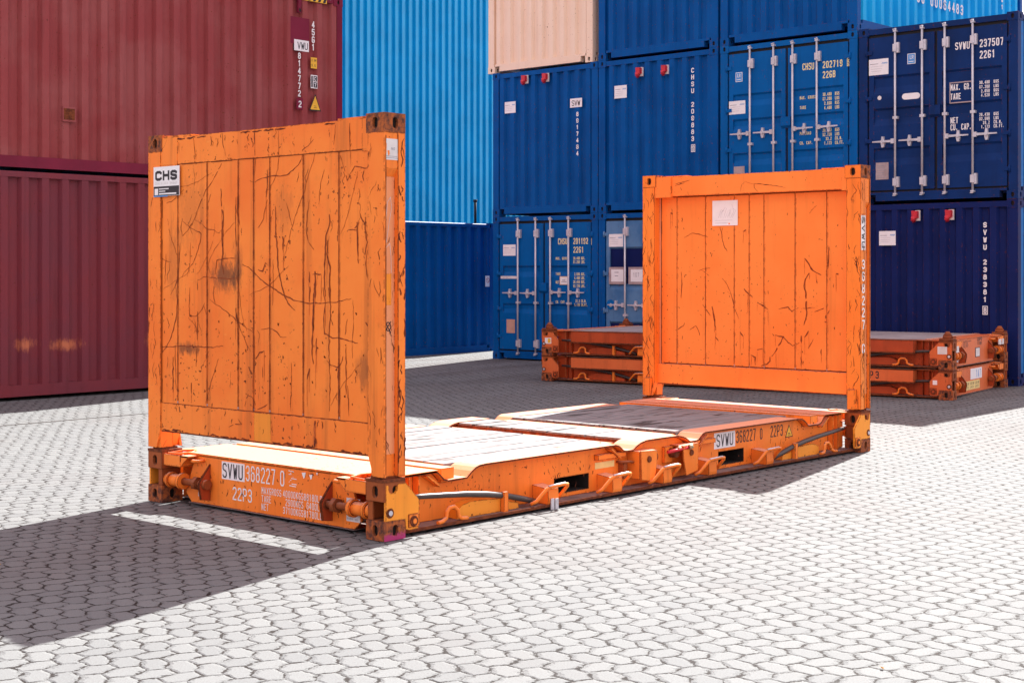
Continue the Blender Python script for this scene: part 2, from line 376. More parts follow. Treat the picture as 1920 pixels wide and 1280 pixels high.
def ground_mat():
    """zig-zag concrete blocks laid in herringbone bond"""
    t = NT('concrete_block_paving')
    U = 0.094                                      # half a block length
    P = t.xyz(t.scaled((1/U, 1/U, 1/U)))
    ang = R(74)
    ca, sa = math.cos(ang), math.sin(ang)
    wx = t.math('MULTIPLY', t.math('SUBTRACT', t.noise(1.0, 2, .5, t.scaled((.5,.5,.5))), .5), 2.2)      # settled, uneven rows
    wy = t.math('MULTIPLY', t.math('SUBTRACT', t.noise(1.0, 2, .5, t.scaled((.5,.5,.5), off=(9,4,2))), .5), 2.2)
    x = t.math('ADD', t.math('ADD', t.math('MULTIPLY', P[0], ca), t.math('MULTIPLY', P[1], sa)), wx)
    y = t.math('ADD', t.math('SUBTRACT', t.math('MULTIPLY', P[1], ca), t.math('MULTIPLY', P[0], sa)), wy)
    sq = t.math('FLOORED_MODULO', t.math('SUBTRACT', x, y), 4.0)
    hat = lambda c0: t.math('SUBTRACT', 1.0, t.math('ABSOLUTE', t.math('SUBTRACT', sq, c0)), clamp=True)
    dy = t.math('SUBTRACT', t.math('ADD', hat(0.0), hat(4.0)), hat(1.0)); dx = t.math('SUBTRACT', hat(3.0), hat(2.0))   # joints pulled to three-way corners
    n1 = t.math('MULTIPLY', t.math('SUBTRACT', t.noise(10, 6, .72), .5), .70); n2 = t.math('MULTIPLY', t.math('SUBTRACT', t.noise(10, 6, .72, t.scaled((1,1,1), off=(5,3,8))), .5), .70)
    x2 = t.math('ADD', t.math('SUBTRACT', x, t.math('MULTIPLY', dx, .19)), n1); y2 = t.math('ADD', t.math('SUBTRACT', y, t.math('MULTIPLY', dy, .19)), n2)
    i = t.math('FLOOR', x2); j = t.math('FLOOR', y2)
    fx = t.math('SUBTRACT', x2, i); fy = t.math('SUBTRACT', y2, j)
    k = t.math('FLOORED_MODULO', t.math('SUBTRACT', i, j), 4.0)
    k1 = t.math('COMPARE', k, 1.0, .1); k2 = t.math('COMPARE', k, 2.0, .1)
    hor = t.math('LESS_THAN', k, 1.5); ver = t.math('SUBTRACT', 1.0, hor)
    uu = t.math('ADD', t.math('MULTIPLY', hor, t.math('ADD', fx, k1)), t.math('MULTIPLY', ver, t.math('ADD', fy, k2)))
    vv = t.math('ADD', t.math('MULTIPLY', hor, fy), t.math('MULTIPLY', ver, fx))
    d = t.math('MINIMUM', t.math('MINIMUM', uu, t.math('SUBTRACT', 2.0, uu)), t.math('MINIMUM', vv, t.math('SUBTRACT', 1.0, vv)))
    bi = t.math('SUBTRACT', i, t.math('MULTIPLY', hor, k1)); bj = t.math('SUBTRACT', j, t.math('MULTIPLY', ver, k2))
    cv = t.add('ShaderNodeCombineXYZ'); t.l.new(bi, cv.inputs[0]); t.l.new(bj, cv.inputs[1]); t.l.new(hor, cv.inputs[2])
    wn_ = t.add('ShaderNodeTexWhiteNoise', noise_dimensions='3D'); t.l.new(cv.outputs[0], wn_.inputs[0])
    rnd = wn_.outputs['Value']
    jw = t.ramp(t.noise(11, 6, .8), .34, .70, .000, .120)
    joint = t.ramp(t.math('SUBTRACT', d, jw), -.024, .020, 1, 0)
    crumb = t.math('MULTIPLY', t.ramp(t.noise(30, 6, .78), .565, .62), t.ramp(t.noise(1.3, 4, .6), .42, .60))
    crumb = t.math('MULTIPLY', crumb, t.ramp(d, .05, .34, 1, .10))
    c = t.mix(rnd, (.166,.177,.177), (.141,.151,.153))
    c = t.mix(t.math('MULTIPLY', t.ramp(t.noise(120, 5, .85), .42, .66), .60), c, (.088,.082,.084))
    c = t.mix(t.math('MULTIPLY', t.ramp(t.noise(.42, 4, .6), .48, .70), .32), c, (.125,.113,.108))
    X = t.xyz()
    far = t.math('MULTIPLY', t.ramp(X[0], 6.0, 11.0), t.ramp(t.noise(.8, 5, .65, t.scaled((.5, 1.6, 1))), .40, .62))
    c = t.mix(t.math('MULTIPLY', far, .6), c, (.085,.077,.076))                   # oily traffic dirt near the stack
    dirt = t.math('MAXIMUM', joint, t.math('MULTIPLY', crumb, .8))
    c = t.mix(dirt, c, t.mix(t.noise(14, 3, .6), (.004,.003,.0028), (.017,.012,.010)))
    h = t.math('ADD', t.math('MULTIPLY', t.ramp(d, .02, .22), .7), t.math('ADD', t.math('MULTIPLY', rnd, .16), t.math('MULTIPLY', t.noise(60, 4, .7), .14)))
    t.bump(h, .8, .010)
    return t.done(c, .85, 0, .25)
M['ground'] = ground_mat()
M['joint'] = plain('dark_joint', (.06,.05,.045), .9)
M['leaf'] = plain('dry_leaf', (.55,.27,.05), .7, 0, .4, scale=60)
# traced gouges: (width, [(y, z) ...]) on the end walls
NEAR_SCR =[(0.004,[(0.655,2.463),(0.708,2.426),(0.762,2.403),(0.777,2.349),(0.808,2.310),(0.863,2.277),(0.926,2.249),(0.990,2.244),(1.054,2.251),(1.135,2.244),(1.200,2.235),(1.250,2.216),(1.300,2.228)]),(0.0024,[(0.998,2.539),(0.998,2.391),(1.014,2.289),(1.046,2.228),(1.094,2.168),(1.143,2.147)]),(0.0024,[(0.632,2.401),(0.677,2.303),(0.723,2.215),(0.747,2.135),(0.793,2.066),(0.848,1.966),(0.871,1.916),(0.910,1.815),(0.958,1.703)]),(0.0072,[(1.614,2.187),(1.606,2.069),(1.588,2.005),(1.602,1.855),(1.588,1.748),(1.606,1.684),(1.580,1.609)]),(0.0032,[(1.606,2.358),(1.667,2.286),(1.728,2.224),(1.781,2.183),(1.835,2.109),(1.871,2.055),(1.907,1.991),(1.970,1.927),(2.043,1.878)]),(0.0032,[(2.043,1.977),(1.943,1.926),(1.835,1.891),(1.844,1.826),(1.889,1.740),(1.925,1.685),(2.016,1.631),(2.053,1.587)]),(0.0024,[(1.907,1.985),(1.817,1.951),(1.755,1.917),(1.684,1.910),(1.632,1.888),(1.606,1.909)]),(0.0032,[(2.220,2.555),(2.248,2.512),(2.296,2.481),(2.343,2.439),(2.353,2.405)]),(0.0048,[(1.434,2.128),(1.434,2.012),(1.409,1.937)]),(0.0064,[(1.038,2.053),(1.035,1.950),(1.030,1.847),(1.014,1.744),(1.014,1.662),(0.990,1.590),(0.958,1.498),(0.934,1.457)]),(0.004,[(1.383,1.678),(1.316,1.657),(1.250,1.615),(1.151,1.558),(1.054,1.518),(0.966,1.477),(0.863,1.453)]),(0.004,[(0.700,2.083),(0.723,1.983),(0.731,1.893),(0.708,1.812),(0.655,1.766)]),(0.0024,[(0.926,2.070),(0.895,1.988),(0.866,1.916)]),(0.0072,[(0.511,1.988),(0.504,1.938),(0.541,1.860),(0.549,1.780),(0.556,1.641),(0.549,1.472)]),(0.0064,[(0.526,1.825),(0.534,1.740),(0.504,1.661),(0.511,1.562),(0.511,1.467)]),(0.0144,[(0.647,1.631),(0.647,1.541),(0.647,1.461)]),(0.0064,[(0.670,1.611),(0.586,1.611)]),(0.0032,[(0.408,2.350),(0.364,2.249),(0.342,2.190),(0.320,2.228),(0.277,2.275),(0.219,2.267),(0.162,2.260),(0.141,2.297),(0.120,2.344)]),(0.004,[(0.226,1.986),(0.205,1.942),(0.162,1.902)]),(0.0072,[(0.255,1.933),(0.248,1.835),(0.241,1.680)]),(0.004,[(0.162,1.757),(0.176,1.680),(0.162,1.592)]),(0.004,[(1.871,1.571),(1.781,1.593),(1.658,1.582),(1.519,1.578),(1.434,1.583)]),(0.004,[(1.675,1.609),(1.658,1.706),(1.554,1.716),(1.434,1.715)]),(0.0024,[(1.119,2.097),(1.143,2.035),(1.159,1.973),(1.217,1.917)]),(0.0032,[(2.334,1.776),(2.286,1.720),(2.239,1.703),(2.182,1.692)]),(0.0032,[(2.239,1.753),(2.248,1.642),(2.254,1.541)]),(0.0024,[(2.220,1.998),(2.192,1.886),(2.145,1.808),(2.108,1.741)]),(0.0048,[(2.071,1.829),(2.089,1.686),(2.108,1.564),(2.182,1.464)]),(0.0024,[(0.556,2.268),(0.594,2.180),(0.609,2.051)]),(0.0048,[(1.217,1.641),(1.168,1.631),(1.138,1.688)]),(0.004,[(2.108,2.421),(2.126,2.383)]),(0.0024,[(0.445,2.539),(0.459,2.441),(0.467,2.373)]),(0.0072,[(1.250,2.555),(1.242,2.466)]),(0.0032,[(1.588,2.560),(1.580,2.474),(1.554,2.409)]),(0.0064,[(0.313,2.545),(0.313,2.413)]),(0.0024,[(1.916,2.553),(1.898,2.470),(1.883,2.399)]),(0.004,[(0.176,1.883),(0.162,1.805),(0.184,1.728)]),(0.004,[(0.327,1.886),(0.262,1.884)]),(0.004,[(0.277,1.894),(0.234,1.932)]),]
NEAR_SCR2 =[(0.0048,[(2.126,1.517),(2.108,1.429),(2.117,1.318),(2.145,1.240),(2.192,1.150),(2.239,1.093),(2.334,1.033)]),(0.004,[(1.961,1.518),(1.970,1.387),(1.961,1.321),(1.889,1.323),(1.826,1.368),(1.790,1.417)]),(0.0032,[(1.737,1.439),(1.658,1.403),(1.554,1.362),(1.451,1.305),(1.350,1.260),(1.266,1.226)]),(0.004,[(1.078,1.525),(1.006,1.495),(0.926,1.465),(0.832,1.441),(0.739,1.429),(0.617,1.429),(0.467,1.436),(0.306,1.463)]),(0.0048,[(0.966,1.526),(0.942,1.465),(0.910,1.424),(0.840,1.380)]),(0.0088,[(0.655,1.528),(0.662,1.378),(0.670,1.227),(0.677,1.127),(0.662,1.047)]),(0.0048,[(0.571,1.529),(0.549,1.430),(0.564,1.330),(0.556,1.241),(0.482,1.213),(0.408,1.215),(0.320,1.198),(0.248,1.189)]),(0.0048,[(0.519,1.529),(0.496,1.411),(0.504,1.331),(0.514,1.232),(0.511,1.053),(0.504,0.935),(0.511,0.756)]),(0.004,[(0.534,1.072),(0.496,1.044),(0.437,1.032),(0.393,1.068),(0.386,1.103)]),(0.0024,[(0.291,1.453),(0.284,1.336),(0.298,1.189),(0.291,1.043)]),(0.0048,[(2.286,1.097),(2.071,1.110),(1.889,1.114),(1.728,1.113),(1.588,1.126)]),(0.0032,[(1.880,1.105),(1.889,0.974)]),(0.0032,[(1.640,1.038),(1.711,0.896),(1.764,0.774),(1.785,0.724)]),(0.004,[(1.341,0.819),(1.283,0.801),(1.242,0.751)]),(0.0064,[(1.242,1.054),(1.200,1.097),(1.151,1.110)]),(0.0064,[(0.415,0.900),(0.422,0.742)]),(0.004,[(0.342,0.923),(0.327,0.738)]),(0.0096,[(0.176,1.319),(0.148,1.291),(0.127,1.214),(0.120,1.050),(0.113,0.906)]),(0.0032,[(1.519,0.586),(1.451,0.610),(1.383,0.616),(1.417,0.646)]),(0.0032,[(1.184,1.249),(1.102,1.261),(1.022,1.238),(0.990,1.208),(0.926,1.205)]),(0.0072,[(0.700,1.015),(0.723,0.944)]),(0.004,[(1.225,0.721),(1.168,0.740),(1.119,0.764)]),(0.0064,[(1.316,0.999),(1.275,0.953)]),(0.008,[(1.451,1.385),(1.434,1.279)]),(0.004,[(1.168,1.005),(1.168,0.933)]),(0.0056,[(0.632,1.208),(0.639,1.098)]),(0.0064,[(1.943,0.862),(1.943,0.786)]),(0.0208,[(0.639,0.688),(0.647,0.657)]),(0.0176,[(0.632,0.578),(0.647,0.527)]),(0.0024,[(1.979,1.310),(1.889,1.247),(1.871,1.160)]),(0.004,[(0.342,1.335),(0.364,1.236)]),(0.0024,[(2.267,0.399),(2.220,0.448)]),]
FAR_SCR =[(0.0044,[(1.587,2.063),(1.564,1.991),(1.556,1.926),(1.533,1.861),(1.503,1.822)]),(0.0035,[(2.006,1.965),(1.918,2.007),(1.838,1.999),(1.728,1.968)]),(0.0026,[(1.838,1.637),(1.775,1.656),(1.700,1.660)]),(0.0026,[(1.799,1.640),(1.712,1.588)]),(0.0035,[(1.564,1.562),(1.503,1.497),(1.464,1.420),(1.434,1.329),(1.403,1.239),(1.373,1.169)]),(0.007,[(1.312,1.462),(1.267,1.422),(1.214,1.384)]),(0.007,[(1.162,1.333),(1.102,1.302),(1.043,1.271)]),(0.0079,[(0.646,1.752),(0.603,1.702),(0.575,1.652),(0.526,1.621),(0.470,1.596)]),(0.0079,[(0.390,1.855),(0.400,1.751),(0.410,1.590)]),(0.0079,[(0.596,1.615),(0.638,1.552),(0.653,1.490),(0.631,1.440),(0.631,1.328),(0.624,1.229),(0.653,1.128)]),(0.0044,[(0.926,1.273),(0.824,1.294),(0.781,1.251),(0.710,1.290)]),(0.0044,[(0.540,1.255),(0.442,1.288)]),(0.0035,[(0.667,1.284),(0.540,1.292)]),(0.0053,[(0.386,1.270),(0.421,1.220),(0.435,1.165),(0.400,1.153)]),(0.0044,[(1.791,1.305),(1.697,1.195)]),(0.0079,[(1.681,1.287),(1.650,1.156),(1.637,1.052)]),(0.0026,[(0.519,2.241),(0.575,2.199),(0.596,2.168)]),(0.0044,[(2.047,1.627),(2.039,1.507),(2.047,1.361)]),(0.0088,[(2.177,2.216),(2.152,2.202)]),(0.0079,[(0.317,1.609),(0.290,1.600)]),(0.007,[(1.319,2.013),(1.289,2.032)]),]
FAR_SCR2 =[(0.0035,[(2.120,1.039),(2.022,1.088),(2.006,1.122)]),(0.0044,[(1.942,1.051),(1.870,1.092),(1.838,1.040),(1.823,0.995)]),(0.0062,[(1.642,0.987),(1.603,0.949)]),(0.007,[(1.357,1.047),(1.319,1.003)]),(0.0062,[(0.963,1.026),(0.875,1.010),(0.911,0.945),(0.955,0.881),(0.999,0.822)]),(0.0053,[(0.875,1.010),(0.824,0.961),(0.774,0.931),(0.702,0.961)]),(0.007,[(0.603,1.074),(0.646,1.016)]),(0.0035,[(0.554,1.000),(0.610,0.912)]),(0.0062,[(1.184,0.732),(1.184,0.808),(1.229,0.826)]),(0.0053,[(1.021,0.821),(1.021,0.777),(1.058,0.743),(1.117,0.728)]),(0.007,[(0.470,0.910),(0.470,0.849)]),(0.0044,[(0.414,1.122),(0.414,1.011)]),(0.0062,[(1.162,0.880),(1.102,0.894)]),(0.0079,[(0.681,0.840),(0.681,0.741)]),(0.0079,[(0.681,1.028),(0.681,0.953)]),]
FAR_HDR =[(0.0024,[(1.293,2.394),(1.278,2.458),(1.240,2.488),(1.143,2.459)]),(0.0048,[(1.091,2.375),(1.136,2.427),(1.136,2.465),(1.040,2.455),(0.952,2.443),(0.793,2.414)]),(0.0048,[(2.057,2.494),(1.880,2.527)]),(0.0048,[(2.057,2.481),(1.944,2.503)]),(0.0032,[(1.904,2.416),(1.896,2.376)]),(0.004,[(1.992,2.459),(1.976,2.432)]),]
# ------------------------------------------------------------ ground
g = MB()
xs = [-160, -40, -12, 6.5, 13.0, 22, 60, 200]; zs = [0, 0, 0, 0, .045, .045, .045, .045]
for a in range(len(xs)-1):
    g.poly([(xs[a], -160, zs[a]), (xs[a+1], -160, zs[a+1]), (xs[a+1], 200, zs[a+1]), (xs[a], 200, zs[a])])
o = g.build('ground', [M['ground']], recalc=False); o['kind'] = 'structure'
g = MB(); g.box(-9.0, 6.4, 7.915, 7.945, -.02, .004)
o = g.build('paving_joint', [M['joint']]); o['kind'] = 'structure'

# ------------------------------------------------------------ shipping containers
W_, H_, L20, L40, HC = 2.438, 2.591, 6.058, 12.192, 2.896
CW, CD, CH = 0.162, 0.178, 0.118               # corner casting: width (y), depth (x), height
_cast = {}
def casting_mesh(mat, mat2=None):
    key = (mat.name, mat2.name if mat2 else '')
    if key not in _cast:
        b = MB(); x, y, z = CD/2, CW/2, CH/2
        X, Y, Z = Vector((1,0,0)), Vector((0,1,0)), Vector((0,0,1))
        b.holeface((-x,-y,-z), Y, Z, CW, CH, CW/2, CH/2, .046, .070, .02, -X)
        b.holeface((x,-y,-z), Y, Z, CW, CH, CW/2, CH/2, .046, .070, .02, X)
        if mat2: b.m = 1
        b.holeface((-x,-y,-z), X, Z, CD, CH, CD*.52, CH/2, .046, .070, .02, -Y)
        b.m = 0
        b.holeface((-x,y,-z), X, Z, CD, CH, CD/2, CH/2, .046, .070, .02, Y)
        b.m = 2 if mat2 else 1; k_ = .026; b.box(-x+k_, x-k_, -y+k_, y-k_, -z+k_, z-k_); b.m = 0  # dark core added inside the casting so its holes read unlit
        b.poly([(-x,-y,z),(x,-y,z),(x,y,z),(-x,y,z)]); b.poly([(-x,-y,-z),(x,-y,-z),(x,y,-z),(-x,y,-z)])
        o = b.build('corner_casting', [mat] + ([mat2] if mat2 else []) + [M['dark']], recalc=False)
        me = o.data; bpy.data.objects.remove(o); _cast[key] = me
    return _cast[key]
def add_casting(parent, x, y, z, mat, mat2=None):
    o = bpy.data.objects.new('corner_casting', casting_mesh(mat, mat2)); C.objects.link(o)
    o.parent = parent; o.location = (x, y, z); return o
def wave(length, pitch, depth, flat=.28, slope=.22, phase=0.0):
    """trapezoid corrugation along 0..length: (t, d), d = 0 outside .. depth inside"""
    pts = []; n = int(length / pitch) + 3
    for i in range(-1, n):
        b = i * pitch + phase * pitch
        for a, d in ((0, 0), (flat, 0), (flat + slope, depth), (1 - slope, depth)): pts.append((b + a * pitch, d))
    pts.sort(); out = []
    def at(t):
        for (a, p), (b, q) in zip(pts, pts[1:]):
            if a <= t <= b: return p + (q - p) * ((t - a) / (b - a) if b > a else 0)
        return 0
    out.append((0, at(0)))
    out += [q for q in pts if 0.002 < q[0] < length - .002]
    out.append((length, at(length))); return out
def corr(b, o, ex, inn, prof, z0, z1):
    o = Vector(o); ex = Vector(ex); inn = Vector(inn)
    lo = [b.p(o + ex*t + inn*d + Vector((0,0,z0))) for t, d in prof]; hi = [b.p(o + ex*t + inn*d + Vector((0,0,z1))) for t, d in prof]
    for k in range(len(prof)-1): b.face((lo[k], lo[k+1], hi[k+1], hi[k]))

EXF, EYF = Vector((0,-1,0)), Vector((0,0,1))     # lettering on the -X end face
EXS, EYS = Vector((1,0,0)), Vector((0,0,1))      # lettering on the -Y long side

def container(label, loc, paintm, name='shipping_container', L=L20, H=H_, front='wall', side_paint=None, group='stacked shipping containers', side_phase=0.0, side_pitch=.278, endpitch=.25, endphase=0.1, cat='shipping container', framem=None, rz=0):
    t = thing(name, label, cat, loc, rz, group); fm = framem or paintm; sp = side_paint or paintm
    for x in (CD/2, L - CD/2):
        for y in (CW/2, W_ - CW/2):
            for z in (CH/2, H - CH/2): add_casting(t, x, y, z, fm)
    f = MB()
    for x in (0, L):
        s = 1 if x == 0 else -1
        for y0, y1 in ((.004, .138), (W_-.138, W_-.004)):
            f.box(min(x+s*.006, x+s*.11), max(x+s*.006, x+s*.11), y0, y1, CH+.0005, H-CH-.0005)
        a, bb = sorted((x + s*.008, x + s*.12))
        f.box(a, bb, CW+.001, W_-CW-.001, H-.103, H-.022)
        f.box(a, bb, CW+.11, W_-CW-.11, .028, .120); f.box(a, bb, CW+.001, W_-CW-.001, .1205, .158)
    for y in (0, W_):
        s = 1 if y == 0 else -1; a, bb = sorted((y + s*.007, y + s*.085))
        f.prism([(y+s*.007, H-.090), (y+s*.085, H-.090), (y+s*.085, H-.016), (y+s*.021, H-.016), (y+s*.007, H-.030)], 'x', CD+.001, L-CD-.001)
        a, bb = sorted((y + s*.007, y + s*.060))
        f.box(CD+.001, L-CD-.001, a, bb, .030, .175)
    f.box(.13, L-.13, .07, W_-.07, .09, .13)
    f.build('frame', [fm], t)
    for y in (0, W_):
        b = MB(); s = 1 if y == 0 else -1
        corr(b, (.11, y + s*.012, 0), (1,0,0), (0,s,0), wave(L-.22, side_pitch, .060, .34, .10, side_phase), .172, H-.088)
        b.build('side_panel', [sp], t, recalc=False)
    b = MB(); pr = wave(L-.24, .209, .02)
    lo = [b.p((.12+u, .08, H-.012-d)) for u, d in pr]; hi = [b.p((.12+u, W_-.08, H-.012-d)) for u, d in pr]
    for k in range(len(pr)-1): b.face((lo[k], lo[k+1], hi[k+1], hi[k]))
    b.build('roof', [fm], t, recalc=False)
    for x in (0, L):
        if x == 0 and front == 'door': continue
        b = MB(); s = 1 if x == 0 else -1
        corr(b, (x + s*.014, W_-.138, 0), (0,-1,0), (s,0,0), wave(W_-.276, endpitch, .052, .36, .14, endphase), .1585, H-.1025)
        b.build('end_panel', [paintm], t, recalc=False)
    return t

def doors(t, paintm, H, recess, bars, hz, bz=-.17, deep=None, loc2=None):
    """two door leaves on the -X end; recess = heights where the panel steps back"""
    g_ = MB(); g_.box(.045, .07, .139, W_-.139, .16, H-.105); g_.build('door_gasket', [M['black']], t)
    for leaf in (0, 1):                                      # 0 is the right hand leaf seen from outside
        y0, y1 = ((.165, W_/2-.022) if leaf == 0 else (W_/2+.022, W_-.165)); z0, z1 = .185, H-.150
        b = MB()
        ys0, ys1 = y0+.075, y1-.075
        b.box(.012, .044, y0, ys0, z0, z1); b.box(.012, .044, ys1, y1, z0, z1)
        prof = [(z0, .0)]
        for zt, h in sorted(recess):
            prof += [(zt-h, 0), (zt-h+min(.10, h*.45), .030), (zt-.030, .030), (zt, 0)]
        prof.append((z1, 0))
        lo = [b.p((.0125+d, ys0, z)) for z, d in prof]; hi = [b.p((.0125+d, ys1, z)) for z, d in prof]
        for k in range(len(prof)-1):
            b.m = 1 if (deep and prof[k][1] > .02 and prof[k+1][1] > .02) else 0
            b.face((lo[k], lo[k+1], hi[k+1], hi[k]))
        d = b.build('door', [paintm, deep or paintm], t, recalc=False)
        for y in bars:
            if not (y0 < y < y1): continue
            k = MB(); k.cyl((-.022, y, .10), (-.022, y, H-.045), .0165, 12)
            for z in (.125, H-.085):
                k.box(-.040, .012, y-.026, y+.026, z-.012, z+.012); k.box(-.046, -.004, y-.012, y+.030, z+(.018 if z > 1 else -.03), z+(.030 if z > 1 else -.018))
            for z in (.30, H-.33):
                k.box(-.034, .012, y-.062, y-.020, z-.075, z+.075); k.box(-.043, .012, y-.030, y+.030, z-.055, z+.055)
            for z in (hz+bz,): k.box(-.042, .012, y-.045, y+.03, z-.02, z+.02)
            k.build('locking_bar', [M['galv']], d)
            s = 1 if leaf else -1
            k = MB(); zz = hz + (.0 if leaf else .02)
            k.box(-.044, -.012, min(y+s*.012, y+s*.062), max(y+s*.012, y+s*.062), zz-.035, zz+.035)
            a, bb = sorted((y+s*.06, y+s*.36))
            k.prism([(a, zz-.018), (bb, zz-.008), (bb, zz+.010), (a, zz+.018)] if s > 0 else [(a, zz-.008), (bb, zz-.018), (bb, zz+.018), (a, zz+.010)], 'x', -.040, -.028)
            yc = y + s*.20
            k.cyl((-.052, yc, zz), (.012, yc, zz), .026, 10)
            k.prism([(yc-.016, zz-.085), (yc+.016, zz-.085), (yc+.03, zz-.03), (yc+.016, zz+.075), (yc-.016, zz+.075), (yc-.03, zz-.03)], 'x', -.026, .0122)
            k.build('handle', [M['galv']], d)
        yh = y0 if leaf == 0 else y1
        for z in (.42, .92, 1.55, 2.22):
            k = MB(); s = -1 if leaf == 0 else 1
            a, bb = sorted((yh - s*.05, yh + s*.052)); k.box(-.002, .03, a, bb, z-.028, z+.028); k.cyl((.0, yh+s*.04, z-.05), (.0, yh+s*.04, z+.05), .017, 8)
            k.build('hinge', [paintm], d)
    b = MB(); b.prism([(-.030,1.375), (.012,1.385), (.012,1.205), (-.030,1.245)], 'y', W_/2-.085, W_/2+.085); b.build('seal_cover', [loc2 or paintm], t)

def letter_part(name, mat, parent, fn):
    """each written line is a part of its own"""
    class Lines:
        def add(s, f, *a, **k):
            b = MB(); f(b, *a, **k)
            if b.f: b.build(name, [mat], parent, recalc=False)
    fn(Lines())
def text_(L, *a, **k): L.add(text, *a, **k)
def checkbox_(L, *a, **k): L.add(checkbox, *a, **k)
def notice(parent, x, y, z, w, h, name='notice', mat=None, lines=True, face='F', head=None):
    """a stuck-on paper notice; (y,z) upper left corner on the end face (F), or (x,z) on the long side (S)"""
    ex, ey = (EXF, EYF) if face == 'F' else (EXS, EYS)
    O = Vector((x, y, z)) - ey*h
    b = MB(); slab(b, O, ex, ey, w, h, .0015); n = ex.cross(ey)
    if lines:
        b.m = 1
        for k, (a, l, tt) in enumerate(((.06,.42,.035),(.08,.62,.012),(.08,.60,.012),(.08,.55,.012))):
            rect(b, O + ex*w*a + ey*h*(.68-.15*k) + n*.0022, ex, ey, w*l, h*tt)
        b.m = 2; q = O + ex*w*.66 + ey*h*.66 + n*.0022
        for k in range(4): b.ribbon([q + ex*w*.07*k, q + ex*w*(.07*k+.05) + ey*h*.10, q + ex*w*(.07*k+.08) + ey*h*.02], n, h*.028)
    return b.build(name, [mat or M['white'], M['grey_ink'], M['bluesign']], parent, recalc=False)
def checkbox(b, O, ex, ey, ch, h, cw, sw):
    O = Vector(O); outline(b, O - ex*cw*.28 - ey*h*.16, ex, ey, cw*1.56, h*1.32, sw*.8); text(b, ch, O, ex, ey, h, cw, sw)

XS = 13.75; ZG = .045
COL = {'A': 9.24, 'B': 6.79, 'C': 4.31, 'D': 1.85}
# --- row 1
cA1 = container('mid blue container on the ground with yellow lettered doors, beside the sunlit ground strip', (XS, COL['A'], ZG), M['blue_door'], front='door', framem=M['blue_deep'])
doors(cA1, M['blue_door'], H_, [(1.69,.20),(1.015,.18)], (1.81,1.39,1.05,.634), 1.20)
def tA1(b):
    y0 = 9.24; T = lambda s, y, z, h, cw, sw, p=None: text_(b, s, (.011, y - y0, z - ZG), EXF, EYF, h, cw, sw, p)
    T('CHSU', 10.135, 2.105, .105, .046, .015, .0545); T('201192', 9.790, 2.105, .105, .044, .015, .0565)
    checkbox_(b, (.011, 9.375 - y0, 2.105 - ZG), EXF, EYF, '6', .085, .036, .012)
    T('22G1', 9.787, 1.955, .105, .048, .015, .060)
    for s, y, z in (('MAX. GROSS',10.187,1.835),('TARE',10.187,1.565),('NET',10.187,1.42),('CU. CAP.',10.187,1.075)): T(s, y, z, .048, .021, .0075, .029)
    for s, z in (('30.480 KGS.',1.835),('67.200 LBS.',1.770),(' 2.030 KGS.',1.560),(' 4.480 LBS.',1.493),('28.450 KGS.',1.425),('62.720 LBS.',1.355),('  33.2 CU.M.',1.095),(' 1.170 CU.FT.',1.03)): T(s, 9.790, z, .050, .019, .0075, .0248)
letter_part('lettering', M['letter_yellow'], cA1, tA1)
notice(cA1, .011, 11.43-9.24, 2.115-ZG, .30, .20)
b = MB(); slab(b, (.011, 11.346-9.24, .523-ZG), EXF, EYF, .20, .245, .003); b.build('data_plate', [M['tanplate']], cA1, recalc=False)
b = MB(); slab(b, (.011, 11.489-9.24, 1.500-ZG), EXF, EYF, .42, .048, .002); b.m = 1; text(b, 'CUSTOMS', (.0085, 11.44-9.24, 1.512-ZG), EXF, EYF, .02, .012, .003); b.build('approval_strip', [M['offwhite'], M['grey_ink']], cA1, recalc=False)
b = MB(); slab(b, (.011, 10.095-9.24, 1.40-ZG), EXF, EYF, .20, .145, .002); b.m = 1; rect(b, (.0083, 10.085-9.24, 1.408-ZG), EXF, EYF, .18, .128); b.m = 2; rect(b, (.0078, 10.04-9.24, 1.47-ZG), EXF, EYF, .07, .014); rect(b, (.0078, 10.06-9.24, 1.445-ZG), EXF, EYF, .12, .010); b.build('notice', [M['yellow'], M['white'], M['grey_ink']], cA1, recalc=False)

cB1 = container('worn light blue container with chalky doors and framed papers, next to the yellow lettered one', (XS, COL['B'], ZG), M['navy'], front='door', framem=M['blue_deep'])
doors(cB1, M['chalk'], H_, [(2.00,.72),(.74,.45)], (1.85,1.43,1.07,.65), 1.02, deep=M['navy_flat'], loc2=M['navy'])
notice(cB1, .011, 9.006-6.79, 2.265-ZG, .30, .215)
for yy, tx in ((9.001, ''), (8.585, '107')):
    b = MB(); slab(b, (.012, yy-6.79, 1.415-ZG), EXF, EYF, .36, .29, .010); b.m = 1; rect(b, (.0015, yy-.05-6.79, 1.46-ZG), EXF, EYF, .26, .205); b.m = 2
    if tx: text(b, tx, (.001, yy-.10-6.79, 1.54-ZG), EXF, EYF, .07, .032, .006, .046)
    else: rect(b, (.001, yy-.12-6.79, 1.61-ZG), EXF, EYF, .09, .012); rect(b, (.001, yy-.13-6.79, 1.55-ZG), EXF, EYF, .07, .012)
    b.build('document_frame', [M['pinkplate'], M['white'], M['grey_ink']], cB1, recalc=False)
b = MB(); b.cyl((.002, 8.97-6.79, 1.07-ZG), (.0128, 8.97-6.79, 1.07-ZG), .085, 16); b.m = 1; b.cyl((-.001, 8.96-6.79, 1.06-ZG), (.0022, 8.96-6.79, 1.06-ZG), .03, 8); b.build('round_sticker', [M['blue'], M['offwhite']], cB1)

